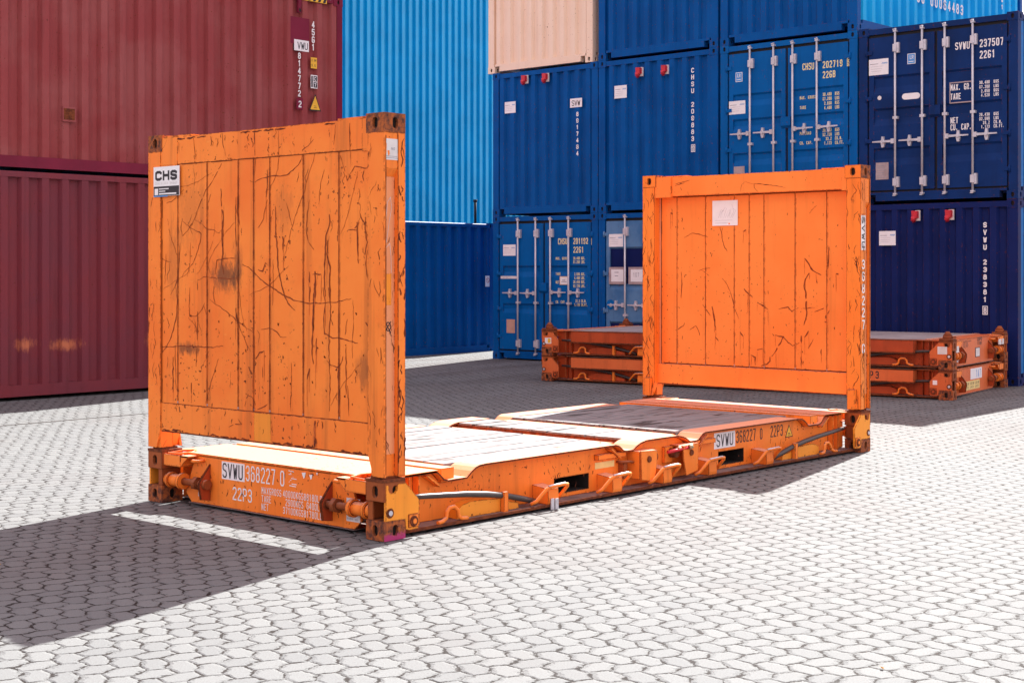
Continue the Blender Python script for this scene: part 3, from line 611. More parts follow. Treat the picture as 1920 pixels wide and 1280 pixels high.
container('dark blue container on the ground hidden behind the upright orange end wall', (XS, COL['C'], ZG), M['navy'])
cD1 = container('dark navy container on the ground with two red sockets, nearest the open yard', (XS, COL['D'], ZG), M['navy'], side_paint=M['blue'], framem=M['navy'], endphase=.55)
letter_part('lettering', M['letter_white'], cD1, lambda b: (text_(b, 'SVWU 238381', (.0115, 2.358-1.85, 2.322-ZG-.0), EXF, EYF, .074, .052, .017, vertical=True, vp=.1045), checkbox_(b, (.0115, 2.352-1.85, 1.045-ZG), EXF, EYF, '8', .085, .042, .015)))
notice(cD1, .0125, 3.961-1.85, 2.225-ZG, .265, .21)
def sockets(c, y0, items):
    for y, z in items:
        b = MB(); yy = y - y0; zz = z - ZG
        b.box(-.012, .0135, yy-.05, yy+.025, zz-.075, zz+.075)
        b.m = 1; b.prism([(yy-.035, zz+.065), (yy+.052, zz+.070), (yy+.048, zz-.025), (yy+.060, zz-.072), (yy+.018, zz-.085), (yy-.008, zz-.04), (yy-.035, zz-.035)], 'x', -.075, -.012)
        b.cyl((-.085, yy+.02, zz-.025), (-.03, yy+.035, zz-.085), .030, 12)
        b.build('power_socket', [M['offwhite'], M['red']], c)
sockets(cD1, 1.85, [(3.355, 2.440), (2.838, 2.440)])
# --- row 2
Z2 = ZG + H_ + .003
cA2 = container('deep blue corrugated container right under the beige one, with two red sockets', (XS, COL['A'], Z2), M['blue_deep'])
def tA2(b):
    text_(b, '8917464', (.0115, 9.724-9.24, 4.397-Z2), EXF, EYF, .078, .050, .016, vertical=True, vp=.1135)
letter_part('lettering', M['letter_white'], cA2, tA2)
b = MB(); slab(b, (.0125, 9.862-9.24, 4.478-Z2), EXF, EYF, .265, .155, .002); b.m = 1; text(b, 'SVW', (.0095, 9.825-9.24, 4.505-Z2), EXF, EYF, .095, .058, .012, .066); b.build('number_plate', [M['white'], M['letter_black']], cA2, recalc=False)
notice(cA2, .0125, 11.392-9.24, 4.690-Z2, .26, .205)
sockets(cA2, 9.24, [(10.873, 5.058-Z2+ZG), (10.386, 5.050-Z2+ZG)])
cB2 = container('deep blue corrugated container with vertical number, beside the raised yellow lettered doors', (XS, COL['B'], Z2), M['blue_deep'], endphase=.35)
letter_part('lettering', M['letter_white'], cB2, lambda b: (text_(b, 'CHSU 209883', (.0115, 7.312-6.79, 4.938-Z2), EXF, EYF, .080, .054, .016, vertical=True, vp=.1110), checkbox_(b, (.0115, 7.298-6.79, 3.590-Z2), EXF, EYF, '9', .085, .044, .014)))
notice(cB2, .0125, 8.888-6.79, 4.775-Z2, .26, .215)
sockets(cB2, 6.79, [(8.328, 4.965-Z2+ZG), (7.805, 4.955-Z2+ZG)])
cC2 = container('raised blue container with yellow lettered doors, above the far orange end wall', (XS, COL['C'], Z2), M['blue_door'], front='door')
doors(cC2, M['blue_door'], H_, [(1.80,.20),(1.405,.20),(.866,.20)], (1.866,1.438,1.097,.674), 1.165)
def tC2(b):
    y0 = 4.31; T = lambda s, y, z, h, cw, sw, p=None: text_(b, s, (.011, y - y0, z - Z2), EXF, EYF, h, cw, sw, p)
    T('CHSU', 5.250, 4.712, .105, .044, .014, .0525); T('202719', 4.900, 4.712, .105, .044, .015, .058)
    checkbox_(b, (.011, 4.475 - y0, 4.725 - Z2), EXF, EYF, '9', .088, .036, .012); T('22GB', 4.900, 4.560, .105, .044, .015, .057)
    for s, y, z in (('MAX. GROSS',5.297,4.268),('TARE',5.297,4.118),('PAYLOAD',5.297,3.722),('CU. CAP.',5.297,3.575)): T(s, y, z, .048, .021, .0075, .029)
    for s, z in (('30.480  KGS',4.290),('67.200  LBS',4.222),(' 2.030  KGS',4.153),(' 4.480  LBS',4.085),('28.450  KGS',3.745),('62.720  LBS',3.680),('  33.2  CU.M.',3.615),(' 1.173  CU.FT.',3.550)): T(s, 4.900, z, .050, .019, .0075, .0262)
letter_part('lettering', M['letter_yellow'], cC2, tC2)
notice(cC2, .011, 6.584-4.31, 4.335-Z2, .305, .21)
b = MB(); slab(b, (.0115, 6.459-4.31, 4.635-Z2), EXF, EYF, .125, .150, .002); b.m = 1; rect(b, (.0085, 6.450-4.31, 4.643-Z2), EXF, EYF, .107, .134); b.m = 0; text(b, 'LR', (.0080, 6.425-4.31, 4.705-Z2), EXF, EYF, .055, .028, .007, .03); rect(b, (.0080, 6.44-4.31, 4.665-Z2), EXF, EYF, .08, .010); b.build('class_sticker', [M['white'], M['bluesign']], cC2, recalc=False)
b = MB(); slab(b, (.0115, 6.494-4.31, 3.06-Z2), EXF, EYF, .20, .235, .003); b.build('data_plate', [M['pinkplate']], cC2, recalc=False)
cD2 = container('navy container with white lettered doors standing on the dark navy one with sockets', (XS, COL['D'], Z2), M['navy_door'], front='door', side_paint=M['blue'])
doors(cD2, M['navy_door'], H_, [(1.866,.26),(1.396,.26),(.81,.26)], (1.838,1.415,1.068,.649), .90, bz=.34)
def tD2(b):
    y0 = 1.85; T = lambda s, y, z, h, cw, sw, p=None: text_(b, s, (.011, y - y0, z - Z2), EXF, EYF, h, cw, sw, p)
    T('SVWU', 2.775, 4.778, .105, .047, .015, .0575); T('237507', 2.410, 4.780, .110, .046, .016, .060)
    checkbox_(b, (.011, 1.972 - y0, 4.785 - Z2), EXF, EYF, '3', .088, .036, .013); T('22G1', 2.410, 4.620, .110, .046, .016, .059)
    for s, z in (('MAX. GR.',4.205),('TARE',4.075),('NET',3.735),('CU. CAP.',3.638)): T(s, 2.845, z, .088, .034, .012, .0405)
    for s, z in (('30.480  KGS',4.262),('67.200  LBS',4.200),(' 2.050  KGS',4.140),(' 4.520  LBS',4.082),('28.430  KGS',3.810),('62.680  LBS',3.752),('  33.2  CU.M.',3.695),(' 1.173  CU.FT.',3.638)): T(s, 2.415, z, .046, .019, .0075, .0262)
letter_part('lettering', M['letter_white'], cD2, tD2)
notice(cD2, .011, 4.125-1.85, 4.765-Z2, .315, .235)
b = MB(); slab(b, (.0115, 3.508-1.85, 4.645-Z2), EXF, EYF, .125, .150, .002); b.m = 1; rect(b, (.0085, 3.499-1.85, 4.653-Z2), EXF, EYF, .107, .134); b.m = 0; text(b, 'LR', (.0080, 3.47-1.85, 4.715-Z2), EXF, EYF, .055, .028, .007, .03); rect(b, (.0080, 3.49-1.85, 4.675-Z2), EXF, EYF, .08, .010); b.build('class_sticker', [M['white'], M['bluesign']], cD2, recalc=False)
b = MB(); b.prism([(3.595-1.85-.05+.05*math.cos(a) if k < 8 else 3.36-1.85+.05*math.cos(a), 4.178-Z2+.045*math.sin(a)) for k, a in enumerate([R(-90+180*i/7) for i in range(8)] + [R(90+180*i/7) for i in range(8)])], 'x', .0095, .0128); b.build('label_strip', [M['white']], cD2)
b = MB(); slab(b, (.0115, 4.014-1.85, 2.985-Z2), EXF, EYF, .205, .25, .003); b.m = 1
for k in range(6): rect(b, (.0078, 3.99-1.85, 3.01-Z2+.035*k), EXF, EYF, .15 - .02*(k % 3), .008)
b.build('data_plate', [M['pinkplate'], M['grey_ink']], cD2, recalc=False)
b = MB(); outline(b, (.010, 2.852-1.85, 4.030-Z2), EXF, EYF, .345, .285, .016); b.build('placard_frame', [M['pinkplate']], cD2, recalc=False)
b = MB(); b.cyl((.0100, 3.955-1.85, 4.19-Z2), (.0128, 3.955-1.85, 4.19-Z2), .034, 7); b.build('torn_sticker', [M['offwhite']], cD2)
# --- row 3
Z3 = Z2 + H_ + .003
cA3 = container('beige corrugated container on top of the stack', (XS, COL['A']+.115, Z3), M['tan'], endphase=.22)
container('deep blue container on top of the stack right beside the beige one', (XS, COL['B'], Z3), M['blue_deep'], endphase=.3)
cC3 = container('topmost blue container whose light blue long side shows above the white lettered navy doors', (XS, COL['C'], Z3), M['blue_deep'], side_paint=M['cyan'], side_phase=.33, endphase=.45)
def tC3(b):
    text_(b, 'SU U0064483', (1.95, .0095, .68), EXS, EYS, .17, .098, .030, .158)
    text_(b, '22G1 17', (5.165, .0095, 1.45), EXS, EYS, .085, .06, .020, vertical=True, vp=.125)
letter_part('lettering', M['letter_white'], cC3, tC3)

# --- the two red containers, stacked, long side to the yard
RX, RY = 9.125 - L40, 10.58
rl = container('lower faded maroon long container resting on the ground with primer patches', (RX, RY, .02), M['red_low'], L=L40, H=HC, side_phase=.13, side_pitch=.2885, framem=M['red_low'], group='red high cube containers')
ZR = .02 + HC + .003
ru = container('upper faded red long container with white numbers and yellow warning triangle', (RX, RY, ZR), M['red_top'], L=L40, H=HC, side_phase=.13, side_pitch=.2885, framem=M['maroon'], group='red high cube containers')
X0 = lambda x: x - RX
b = MB(); b.box(X0(4.285), X0(4.475), -.012, .030, 3.575-ZR, 3.770-ZR); b.m = 1; b.box(X0(4.30), X0(4.46), -.015, -.011, 3.60-ZR, 3.745-ZR); b.build('vent_cover', [M['red_top'], M['rust']], ru)
b = MB(); b.box(X0(8.235), X0(8.295), -.010, .030, 5.50-ZR, 5.74-ZR); b.m = 1; b.box(X0(8.245), X0(8.285), -.013, -.009, 5.515-ZR, 5.56-ZR); b.build('vent_cover', [M['maroon'], M['dark']], ru)
b = MB(); slab(b, (X0(8.10), .0118, 5.03-ZR), EXS, EYS, .365, .40, .0005); b.build('repainted_patch', [M['maroon']], ru, recalc=False)
b = MB(); slab(b, (X0(8.215), .0118, 4.055-ZR), EXS, EYS, .125, .17, .0005); b.build('repainted_patch', [M['maroon']], ru, recalc=False)
def tR(b):
    text_(b, '814772', (X0(8.243), .0108, 4.905-ZR), EXS, EYS, .096, .055, .018, vertical=True, vp=.1125)
    text_(b, '2', (X0(8.252), .0088, 4.085-ZR), EXS, EYS, .10, .058, .018)
    text_(b, '45G1', (X0(8.512), .0108, 5.405-ZR), EXS, EYS, .100, .058, .018, vertical=True, vp=.113)
letter_part('lettering', M['letter_white'], ru, tR)
b = MB(); slab(b, (X0(8.168), .0112, 4.930-ZR), EXS, EYS, .285, .165, .004); b.m = 1; text(b, 'VWU', (X0(8.23), .0068, 4.958-ZR), EXS, EYS, .105, .062, .013, .07); b.build('number_plate', [M['white'], M['letter_black']], ru, recalc=False)
b = MB(); slab(b, (X0(8.493), .0112, 4.695-ZR), EXS, EYS, .12, .165, .003); b.m = 1; text(b, '2.9M', (X0(8.505), .0078, 4.80-ZR), EXS, EYS, .035, .018, .005, .025); text(b, '9.6', (X0(8.505), .0078, 4.72-ZR), EXS, EYS, .04, .018, .005, .03); b.build('height_sticker', [M['yellow'], M['letter_black']], ru, recalc=False)
b = MB(); slab(b, (X0(8.492), .0112, 4.395-ZR), EXS, EYS, .13, .20, .003); b.m = 1; rect(b, (X0(8.545), .0080, 4.50-ZR), EXS, EYS, .07, .08); rect(b, (X0(8.545), .0080, 4.408-ZR), EXS, EYS, .07, .08); rect(b, (X0(8.50), .0080, 4.41-ZR), EXS, EYS, .03, .17); b.m = 0
text(b, 'C', (X0(8.560), .0074, 4.512-ZR), EXS, EYS, .055, .036, .010); text(b, '7', (X0(8.560), .0074, 4.420-ZR), EXS, EYS, .055, .036, .010); b.build('code_sticker', [M['white'], M['letter_black']], ru, recalc=False)
b = MB()
for m, s, yy in ((1, 1.0, .0095), (0, .80, .0085)):
    b.m = m; cx, cz = X0(8.578), 4.150-ZR
    b.poly([(cx-.118*s, yy, cz-.095*s), (cx+.118*s, yy, cz-.095*s), (cx, yy, cz+.165*s)])
b.m = 1; rect(b, (X0(8.55), .0080, 4.125-ZR), EXS, EYS, .05, .007); rect(b, (X0(8.55), .0080, 4.10-ZR), EXS, EYS, .06, .007)
b.build('warning_triangle', [M['yellow'], M['letter_black']], ru, recalc=False)
b = MB(); b.box(X0(8.31), X0(8.80), -.004, .0065, 5.70-ZR, 5.80-ZR); b.m = 1
for k in range(5): b.poly([(X0(8.32+.1*k), -.0045, 5.705-ZR), (X0(8.37+.1*k), -.0045, 5.705-ZR), (X0(8.41+.1*k), -.0045, 5.795-ZR), (X0(8.36+.1*k), -.0045, 5.795-ZR)])
b.build('height_warning_stripe', [M['yellow'], M['letter_black']], ru, recalc=False)

# --- blue container in front of the hall, its pipe, the hall
EX0 = 15.66 - L20
cE = container('dark blue container lying crosswise in front of the bright blue corrugated hall', (EX0, 13.40, .0), M['blue_deep'], side_phase=.55, side_pitch=.2805, group='blue containers near the hall')
b = MB(); slab(b, (15.43-EX0, .0112, 1.33), EXS, EYS, .215, .215, .003); b.m = 1
b.ribbon([(15.50-EX0+.045*math.cos(a), .0078, 1.455+.045*math.sin(a)) for a in [2*math.pi*k/20 for k in range(20)]], (0,-1,0), .010, closed=True); b.ribbon([(15.47-EX0, .0074, 1.487), (15.53-EX0, .0074, 1.423)], (0,-1,0), .010)
b.m = 2; b.poly([(15.55-EX0, .0078, 1.345), (15.635-EX0, .0078, 1.345), (15.592-EX0, .0078, 1.43)]); b.build('safety_sign', [M['white'], M['red'], M['yellow']], cE, recalc=False)
b = MB(); b.cyl((15.20, 13.47, 2.575), (15.20, 13.47, 3.02), .026, 12); b.cyl((15.20, 13.47, 3.0), (15.20, 13.47, 3.05), .038, 12)
tag(b.build('vent_pipe', [M['black']]), 'thin black pipe standing on the roof edge of the crosswise blue container', 'pipe')

hall = thing('corrugated_hall', 'tall bright blue corrugated hall wall rising behind the crosswise blue container', 'building', (10, 22, .045))
b = MB(); corr(b, (0,0,0), (1,0,0), (0,1,0), wave(32, .254, .11, .42, .08, .1), 0, 13.0); b.build('wall', [M['hall']], hall, recalc=False)
b = MB(); b.box(0, 32, .08, 14, 0, 12.9); b.build('back_wall', [M['hall']], hall)
b = MB(); b.box(-.2, 32.2, -.15, 14.2, 13.0, 13.3); b.build('roof', [M['sheet']], hall)

# --- dry leaves on the paving
for k, (lx, ly, sz, rz, lb) in enumerate(((-3.27,-4.05,.055,.4,'largest dry yellow leaf lying at the very front of the paving'),(-3.55,-4.18,.030,1.2,'small curled yellow leaf near the largest leaf at the front'),
        (-1.7,-2.9,.028,2.2,'lone small dry leaf on sunlit paving in front of the orange rack'),(-.6,-3.6,.026,.9,'tiny dry leaf on open paving in the foreground'),(2.6,-3.2,.024,2.9,'tiny brown leaf on the wide sunlit paving'),(-1.9,1.1,.026,1.9,'dry leaf inside the dark shadow of the near end wall'))):
    b = MB(); n = 7; up_ = []; dn = []
    for i in range(n):
        t_ = i/(n-1); hw = sz*.30*math.sin(math.pi*min(1, t_*1.02))**.8 * (1 - .25*(i % 2)); zc = .006 + .35*sz*(t_-.5)**2 * 4 * .35
        up_.append((sz*(t_-.5), hw, zc + hw*.55)); dn.append((sz*(t_-.5), -hw, zc + hw*.4))
    mid = [(a[0], 0, a[2]*.5) for a in up_]
    for i in range(n-1):
        b.poly([mid[i], mid[i+1], up_[i+1], up_[i]]); b.poly([dn[i], dn[i+1], mid[i+1], mid[i]])
    b.tube([(sz*.5, 0, .006), (sz*.8, sz*.08, .010)], sz*.022, 5)
    o = b.build('fallen_leaf', [M['leaf']]); o.location = (lx, ly, .001); o.rotation_euler = (0, 0, rz); tag(o, lb, 'leaf', 'dry leaves on the paving')
# ------------------------------------------------------------ flat racks
NS = Vector((-1,0,0))
SEAM = [.42, .76, 1.095, 1.262, 1.425, 1.765, 2.10]
half = [(.30,.355),(.575,.358),(.602,.346),(.650,.302),(.690,.290),(.865,.291),(.910,.325),(.950,.348),(.985,.358),(1.05,.362),(1.70,.362),(2.20,.362),(2.45,.362),(2.495,.350),(2.545,.315),(2.575,.308),(2.66,.308),(2.71,.336),(2.76,.353),(2.83,.365),(3.029,.366)]
TOP = half + [(L20 - x, z) for x, z in half[-2::-1]]
PK = [(1.817,2.205),(3.877,4.250)]
def jit(pts, seed, amp):
    r = random.Random(seed); out = [pts[0]]
    for a, b in zip(pts, pts[1:]):
        d = math.hypot(b[0]-a[0], b[1]-a[1]); n = max(2, int(d/.022))
        for i in range(1, n+1):
            t = i/n; e = amp if i < n else amp*.4
            out.append((a[0]+(b[0]-a[0])*t + r.uniform(-e, e), a[1]+(b[1]-a[1])*t + r.uniform(-e, e)))
    return out
def scratches(b, data, fn, nrm, seed=1, amp=.004, k=1.25, skip=.02):
    """rusty gouges: thin ragged marks; fn turns a pair into a point of the surface"""
    r = random.Random(seed)
    for i, (wd, pts) in enumerate(data):
        q = jit(pts, seed*100+i, amp); n = len(q); ws = []
        for j in range(n):
            t = j/max(1, n-1); ws.append(max(.0011, wd*k*(.35+.65*math.sin(math.pi*min(1, max(0, t*.9+.05))))*r.uniform(.45, 1.25)))
        run = []; wr = []
        for j in range(n):
            run.append(Vector(fn(*q[j])) + Vector(nrm)*(.0003*(i % 3))); wr.append(ws[j])
            if r.random() < skip and len(run) > 2:
                b.ribbon(run, nrm, wr); run = []; wr = []
        if len(run) > 1: b.ribbon(run, nrm, wr)
def gouges(b, data, fn, nrm, seed, k, edge_m, halo_m):
    """a gouge to bare rusted steel inside a wider stain of rust bleeding into the paint"""
    b.m = halo_m; scratches(b, data, lambda *q: Vector(fn(*q)) - Vector(nrm)*.0008, nrm, seed, k=k*1.9, skip=.12)
    r = random.Random(seed); runs = []
    for wd, pts in data:                                                        # thin runs of rust below the deep ones
        if wd > .0055:
            for _ in range(2):
                y, z = r.choice(pts); l = r.uniform(.05, .22); runs.append((wd*.5, [(y, z), (y + r.uniform(-.004, .004), max(z - l, .72 if z > .72 else .52))]))
    scratches(b, runs, lambda *q: Vector(fn(*q)) - Vector(nrm)*.0005, nrm, seed+1, amp=.002)
    b.m = edge_m; scratches(b, data, fn, nrm, seed, k=k)
def squiggles(a0, a1, c0, c1, n, seed, wd=.004, tall=.12):
    r = random.Random(seed); out = []
    for _ in range(n):
        x, z = r.uniform(a0, a1), r.uniform(c0, c1); p = [(x, z)]; l = r.uniform(.3, 1)*tall; m = r.choice((2, 3, 4))
        for i in range(m): x = min(a1, max(a0, x + r.uniform(-.22, .22)*l)); z = min(c1, max(c0, z - l/m*r.uniform(.6, 1.2))); p.append((x, z))
        out.append((wd*r.uniform(.5, 1.5), p))
    return out

def rack_base(t, folded=False, marks=True):
    """deck and side rails of a 20 foot flat rack, castings and fittings; two-fold symmetric"""
    W = W_; L = L20
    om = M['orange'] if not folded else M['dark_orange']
    for far in (0, 1):
        T = (lambda x, y, z: (x, y, z)) if not far else (lambda x, y, z: (x, W - y, z))
        b = MB(); b.T = T
        cuts = sorted(set([x for x, z in TOP] + [q for p in PK for q in p]))
        def zt(x):
            for (a, p), (c, q) in zip(TOP, TOP[1:]):
                if a <= x <= c: return p + (q-p)*(x-a)/(c-a)
        for a, c in zip(cuts, cuts[1:]):
            inp = any(p0 - 1e-6 <= a and c <= p1 + 1e-6 for p0, p1 in PK)
            if inp:
                b.poly([(a,.19,.034),(c,.19,.034),(c,.19,.064),(a,.19,.064)]); b.poly([(a,.19,.174),(c,.19,.174),(c,.19,zt(c)-.011),(a,.19,zt(a)-.011)])
            else: b.poly([(a,.19,.034),(c,.19,.034),(c,.19,zt(c)-.011),(a,.19,zt(a)-.011)])
        for xa in (.165, L-.300): b.poly([(xa,.19,.034),(xa+.135,.19,.034),(xa+.135,.19,.344),(xa,.19,.344)])
        if True:
            for (a, p), (c, q) in zip(TOP, TOP[1:]):
                b.m = 0
                b.poly([(a,.13,p),(c,.13,q),(c,.345,q),(a,.345,p)]); b.poly([(a,.13,p-.012),(c,.13,q-.012),(c,.345,q-.012),(a,.345,p-.012)])
                b.m = 1; b.poly([(a,.13,p-.012),(c,.13,q-.012),(c,.13,q),(a,.13,p)]); b.m = 0
        b.m = 2; b.box(.19, L-.19, .045, .335, .018, .033); b.m = 0
        b.m = 1; b.box(.19, L-.19, .0445, .060, .0165, .0345)                      # rusty rim of the bottom flange
        b.m = 3  # pocket walls take the painted shade colour
        for p0, p1 in PK:
            b.poly([(p0,.19,.064),(p1,.19,.064),(p1,1.2,.064),(p0,1.2,.064)]); b.poly([(p0,.19,.174),(p1,.19,.174),(p1,1.2,.174),(p0,1.2,.174)])
            b.poly([(p0,.19,.064),(p0,1.2,.064),(p0,1.2,.174),(p0,.19,.174)]); b.poly([(p1,.19,.064),(p1,1.2,.064),(p1,1.2,.174),(p1,.19,.174)])
        b.m = 0
        for x, zz in ((.345,.35),(.43,.35),(L-.345,.35),(L-.43,.35)): b.box(x-.005, x+.005, .135, .19, .034, zz-.008)      # stiffeners
        for x in (2.27, 3.45):                                                   # small shelf under the notches
            b.box(x, x+.33, .15, .19, .262, .298)
        for x, s in ((.52, 1), (L-.52, -1), (2.42, 1), (L-2.42, -1)):
            b.prism([(x, .335), (x+s*.10, .265), (x+s*.10, .25), (x-s*.03, .335)], 'y', .135, .185)
        if not folded and not far:
            b.m = 1; scratches(b, squiggles(.5, 5.5, .05, .27, 90, 171, .0045, .05), lambda x, z: (x, .1888, z), (0,-1,0), 31); b.m = 0
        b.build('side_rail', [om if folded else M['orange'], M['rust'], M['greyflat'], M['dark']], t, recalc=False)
    # cross members, floor pans
    b = MB()
    for x0 in (.60, 2.50, 3.30-.012+.0, L-.92):
        b.box(x0, x0+.32, .346, W-.346, .255, .268)
    b.build('floor_pan', [M['rust_orange']], t)
    for x0, x1, z0, z1, y0 in ((.655,.775,.27,.362,.165),(L-.775,L-.655,.27,.362,.165),(2.55,2.70,.27,.338,.346),(L-2.70,L-2.55,.27,.338,.346)):
        b = MB(); b.box(x0, x1, y0, W-y0, z0, z1); b.build('cross_beam', [M['orange']], t)
    for xa, xb in ((.875,2.555),(2.835,L-2.835),(L-2.555,L-.875)):
        b = MB(); r = random.Random(int(xa*100)); y = .348; n = 9; wv = (W-.696)/n
        for i in range(n):
            dz = r.uniform(-.003, .003); e0, e1 = r.uniform(-.006, .006), r.uniform(-.006, .006)
            b.box(xa+e0, xb+e1, y+.005, y+wv-.005, .30, .358+dz); y += wv
        if not folded: b.build('plank_floor', [M['wood']], t)
        b = MB(); b.box(xa-.012, xa-.001+.004, .346, W-.346, .27, .345); b.box(xb-.004, xb+.010, .346, W-.346, .27, .345)
        if not folded: b.build('floor_edge_angle', [M['rust']], t)
    for end in (0, 1):
        E = (lambda x, y, z: (x, y, z)) if not end else (lambda x, y, z: (L - x, y, z))
        b = MB(); b.T = E
        pl = [(.165,.085),(.235,.082),(.315,.078),(.375,.018),(W-.375,.018),(W-.315,.078),(W-.235,.082),(W-.165,.085),(W-.165,.345),(W-.42,.345),(W-.50,.362),(.50,.362),(.42,.345),(.165,.345)]
        pl2 = [(.31,.08),(.375,.020),(W-.375,.020),(W-.31,.08),(W-.42,.35),(.42,.35)]
        b.prism(pl2, 'x', .10, .115)
        b.box(.10, .60, .345, W-.345, .346, .362); b.box(.18, .60, .13, .346, .347, .361); b.box(.18, .60, W-.346, W-.13, .347, .361)
        b.m = 1; b.box(.085, .30, .36, W-.36, .016, .0195); b.m = 0
        if not folded:
            b.m = 2; scratches(b, squiggles(.45, 2.0, .03, .34, 60, 181, .0045, .04), lambda y, z: (.0992, y, z), (-1,0,0), 33); b.m = 0
        b.box(.30, .315, .17, W-.17, .06, .346)                                   # back plate of the corner pockets
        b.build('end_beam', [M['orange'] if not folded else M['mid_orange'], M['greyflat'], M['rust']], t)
        for far in (0, 1):
            T = (lambda x, y, z, E=E: E(x, y, z)) if not far else (lambda x, y, z, E=E: E(x, W - y, z))
            cm = M['cast']
            pink = M['cast_pink'] if (end == 0 and far == 0 and not folded) else None
            px, py, pz = T(CD/2, CW/2, CH/2); add_casting(t, px, py, pz, cm, pink)
            px, py, pz = T(CD/2, CW/2, .296); o = add_casting(t, px, py, pz, M['rust_orange']); 
            b = MB(); b.T = T
            b.box(-.002, .172, -.004, .165, .3555, .372); b.build('wear_plate', [M['rust']], t)
            b = MB(); b.T = T
            b.box(.010, .022, .110, .155, .119, .236); b.box(.150, .165, .02, .155, .119, .236); b.box(.022, .150, .143, .155, .119, .236)
            b.build('corner_post_stub', [M['rust_orange']], t)
            b = MB(); b.T = T
            gp = [(.012,.119),(.172,.119),(.182,.055),(.205,.045),(.285,.048),(.292,.075),(.292,.225),(.178,.338),(.110,.338),(.106,.300),(.092,.287),(.050,.287),(.036,.300),(.032,.338),(.012,.338)]
            b.prism(gp, 'y', -.003, .016); b.m = 1; b.cyl((.045,-.008,.168), (.045,.0,.168), .028, 14); b.m = 2; b.cyl((.045,-.012,.168), (.045,-.007,.168), .016, 10)
            b.m = 3; b.box(.20, .282, -.010, -.002, .062, .140); b.m = 1; b.cyl((.240,-.017,.098), (.240,-.009,.098), .032, 12); b.m = 3; b.cyl((.242,-.020,.098), (.242,-.016,.098), .018, 10)
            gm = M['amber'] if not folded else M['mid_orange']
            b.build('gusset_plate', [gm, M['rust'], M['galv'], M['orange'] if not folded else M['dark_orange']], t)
            # locking pin with collars
            b = MB(); b.T = T; x, z = .055, .163
            b.cyl((x,.155,z), (x,.215,z), .040, 18); b.cyl((x,.195,z), (x,.215,z), .056, 18); b.cyl((x,.215,z), (x,.325,z), .043, 20); b.cyl((x,.322,z), (x,.350,z), .058, 20)
            b.m = 1; b.cyl((x,.345,z), (x,.60,z), .023, 14); b.cyl((x,.478,z), (x,.520,z), .048, 6); b.cyl((x,.515,z), (x,.525,z), .036, 14); b.cyl((x,.575,z), (x,.622,z), .034, 16)
            b.build('locking_pin', [M['orange'], M['rust_orange']], t)
            b = MB(); b.T = T
            br = [(.10,.300),(.045,.235),(.004,.180),(.002,.145),(.018,.060),(.10,.050)]
            b.prism(br, 'y', .580, .592); b.m = 1
            for a_, c_2 in zip(br[:-1], br[1:-1]): b.prism([a_, c_2, (c_2[0]+.006, c_2[1]), (a_[0]+.006, a_[1])], 'y', .5785, .5935)
            b.build('pin_bracket', [M['dark_orange'], M['rust']], t)
            b = MB(); b.T = T
            b.box(.012, .21, .172, .365, .268, .274); b.box(.010, .018, .172, .365, .268, .347); b.box(.012, .21, .358, .366, .268, .347)
            b.prism([(.366,.270),(.366,.346),(.45,.346)], 'x', .014, .022); b.box(.014, .10, .366, .452, .338, .348)
            b.tube([(.03,.20,.352), (.03,.33,.358), (.12,.36,.360), (.19,.30,.366), (.15,.22,.362), (.05,.20,.353)], .007, 8)
            b.build('pin_cover', [M['orange']], t)
            b = MB(); b.T = T
            b.tube([(.105,.52,.318), (.055,.51,.314), (.045,.47,.314), (.060,.43,.314), (.105,.42,.318)], .012, 8); b.build('grab_ring', [M['orange']], t)
            # spring tube, its cover, lashing ring on the bottom flange
            b = MB(); b.T = T
            b.tube([(.29,.105,.222),(.40,.09,.220),(.60,.085,.206),(.80,.085,.190),(1.00,.09,.166),(1.19,.095,.137),(1.40,.10,.088),(1.53,.11,.056)], [.014,.017,.018,.020,.021,.021,.020,.019], 12)
            b.build('hose', [M['hose']], t)
            b = MB(); b.T = T; b.prism([(.74,.034),(.745,.095),(.80,.122),(.86,.132),(.98,.131),(1.16,.120),(1.165,.034)], 'y', .10, .185); b.prism([(1.166,.034),(1.166,.105),(1.34,.072),(1.345,.034)], 'y', .105, .185)
            b.m = 1; b.box(1.155, 1.195, .065, .10, .030, .165); b.build('spring_cover', [M['amber'] if not folded else M['dark_orange'], M['orange']], t)
            b = MB(); b.T = T; b.tube([(.515,.055,.042),(.56,.058,.046),(.60,.062,.064),(.607,.066,.100),(.635,.070,.124),(.68,.070,.126),(.708,.066,.104),(.714,.062,.062),(.735,.058,.046),(.79,.055,.042)], .0135, 10)
            b.build('lashing_ring', [M['orange']], t)
    # tie-down loops, hinge housings, plates along both sides
    for far in (0, 1):
        T = (lambda x, y, z: (x, y, z)) if not far else (lambda x, y, z: (x, W - y, z))
        for k, xc in enumerate((1.615, 2.335, 2.955, 3.560, 4.400)):
            b = MB(); b.T = T
            b.prism([(.19,.035),(.045,.035),(.040,.058),(.045,.140),(.19,.158)], 'x', xc-.035, xc+.075)
            if k == 0 and not folded: b.m = 1; b.box(xc-.02, xc+.012, .028, .036, -.002, .075); b.box(xc+.024, xc+.058, .028, .036, -.002, .07); b.m = 0
            b.build('lashing_socket', [M['orange'], M['galv']], t)
            b = MB(); b.T = T
            b.tube([(xc-.185,.075,.050),(xc-.155,.045,.070),(xc-.075,.022,.146),(xc-.050,.018,.158),(xc+.10,.016,.163),(xc+.140,.018,.160),(xc+.150,.026,.145),(xc+.105,.075,.062)], .0125, 10)
            b.m = 1; b.tube([(xc-.06,.017,.164),(xc+.115,.0155,.170)], .0085, 8)
            b.build('tie_down_loop', [M['orange'], M['galv']], t)
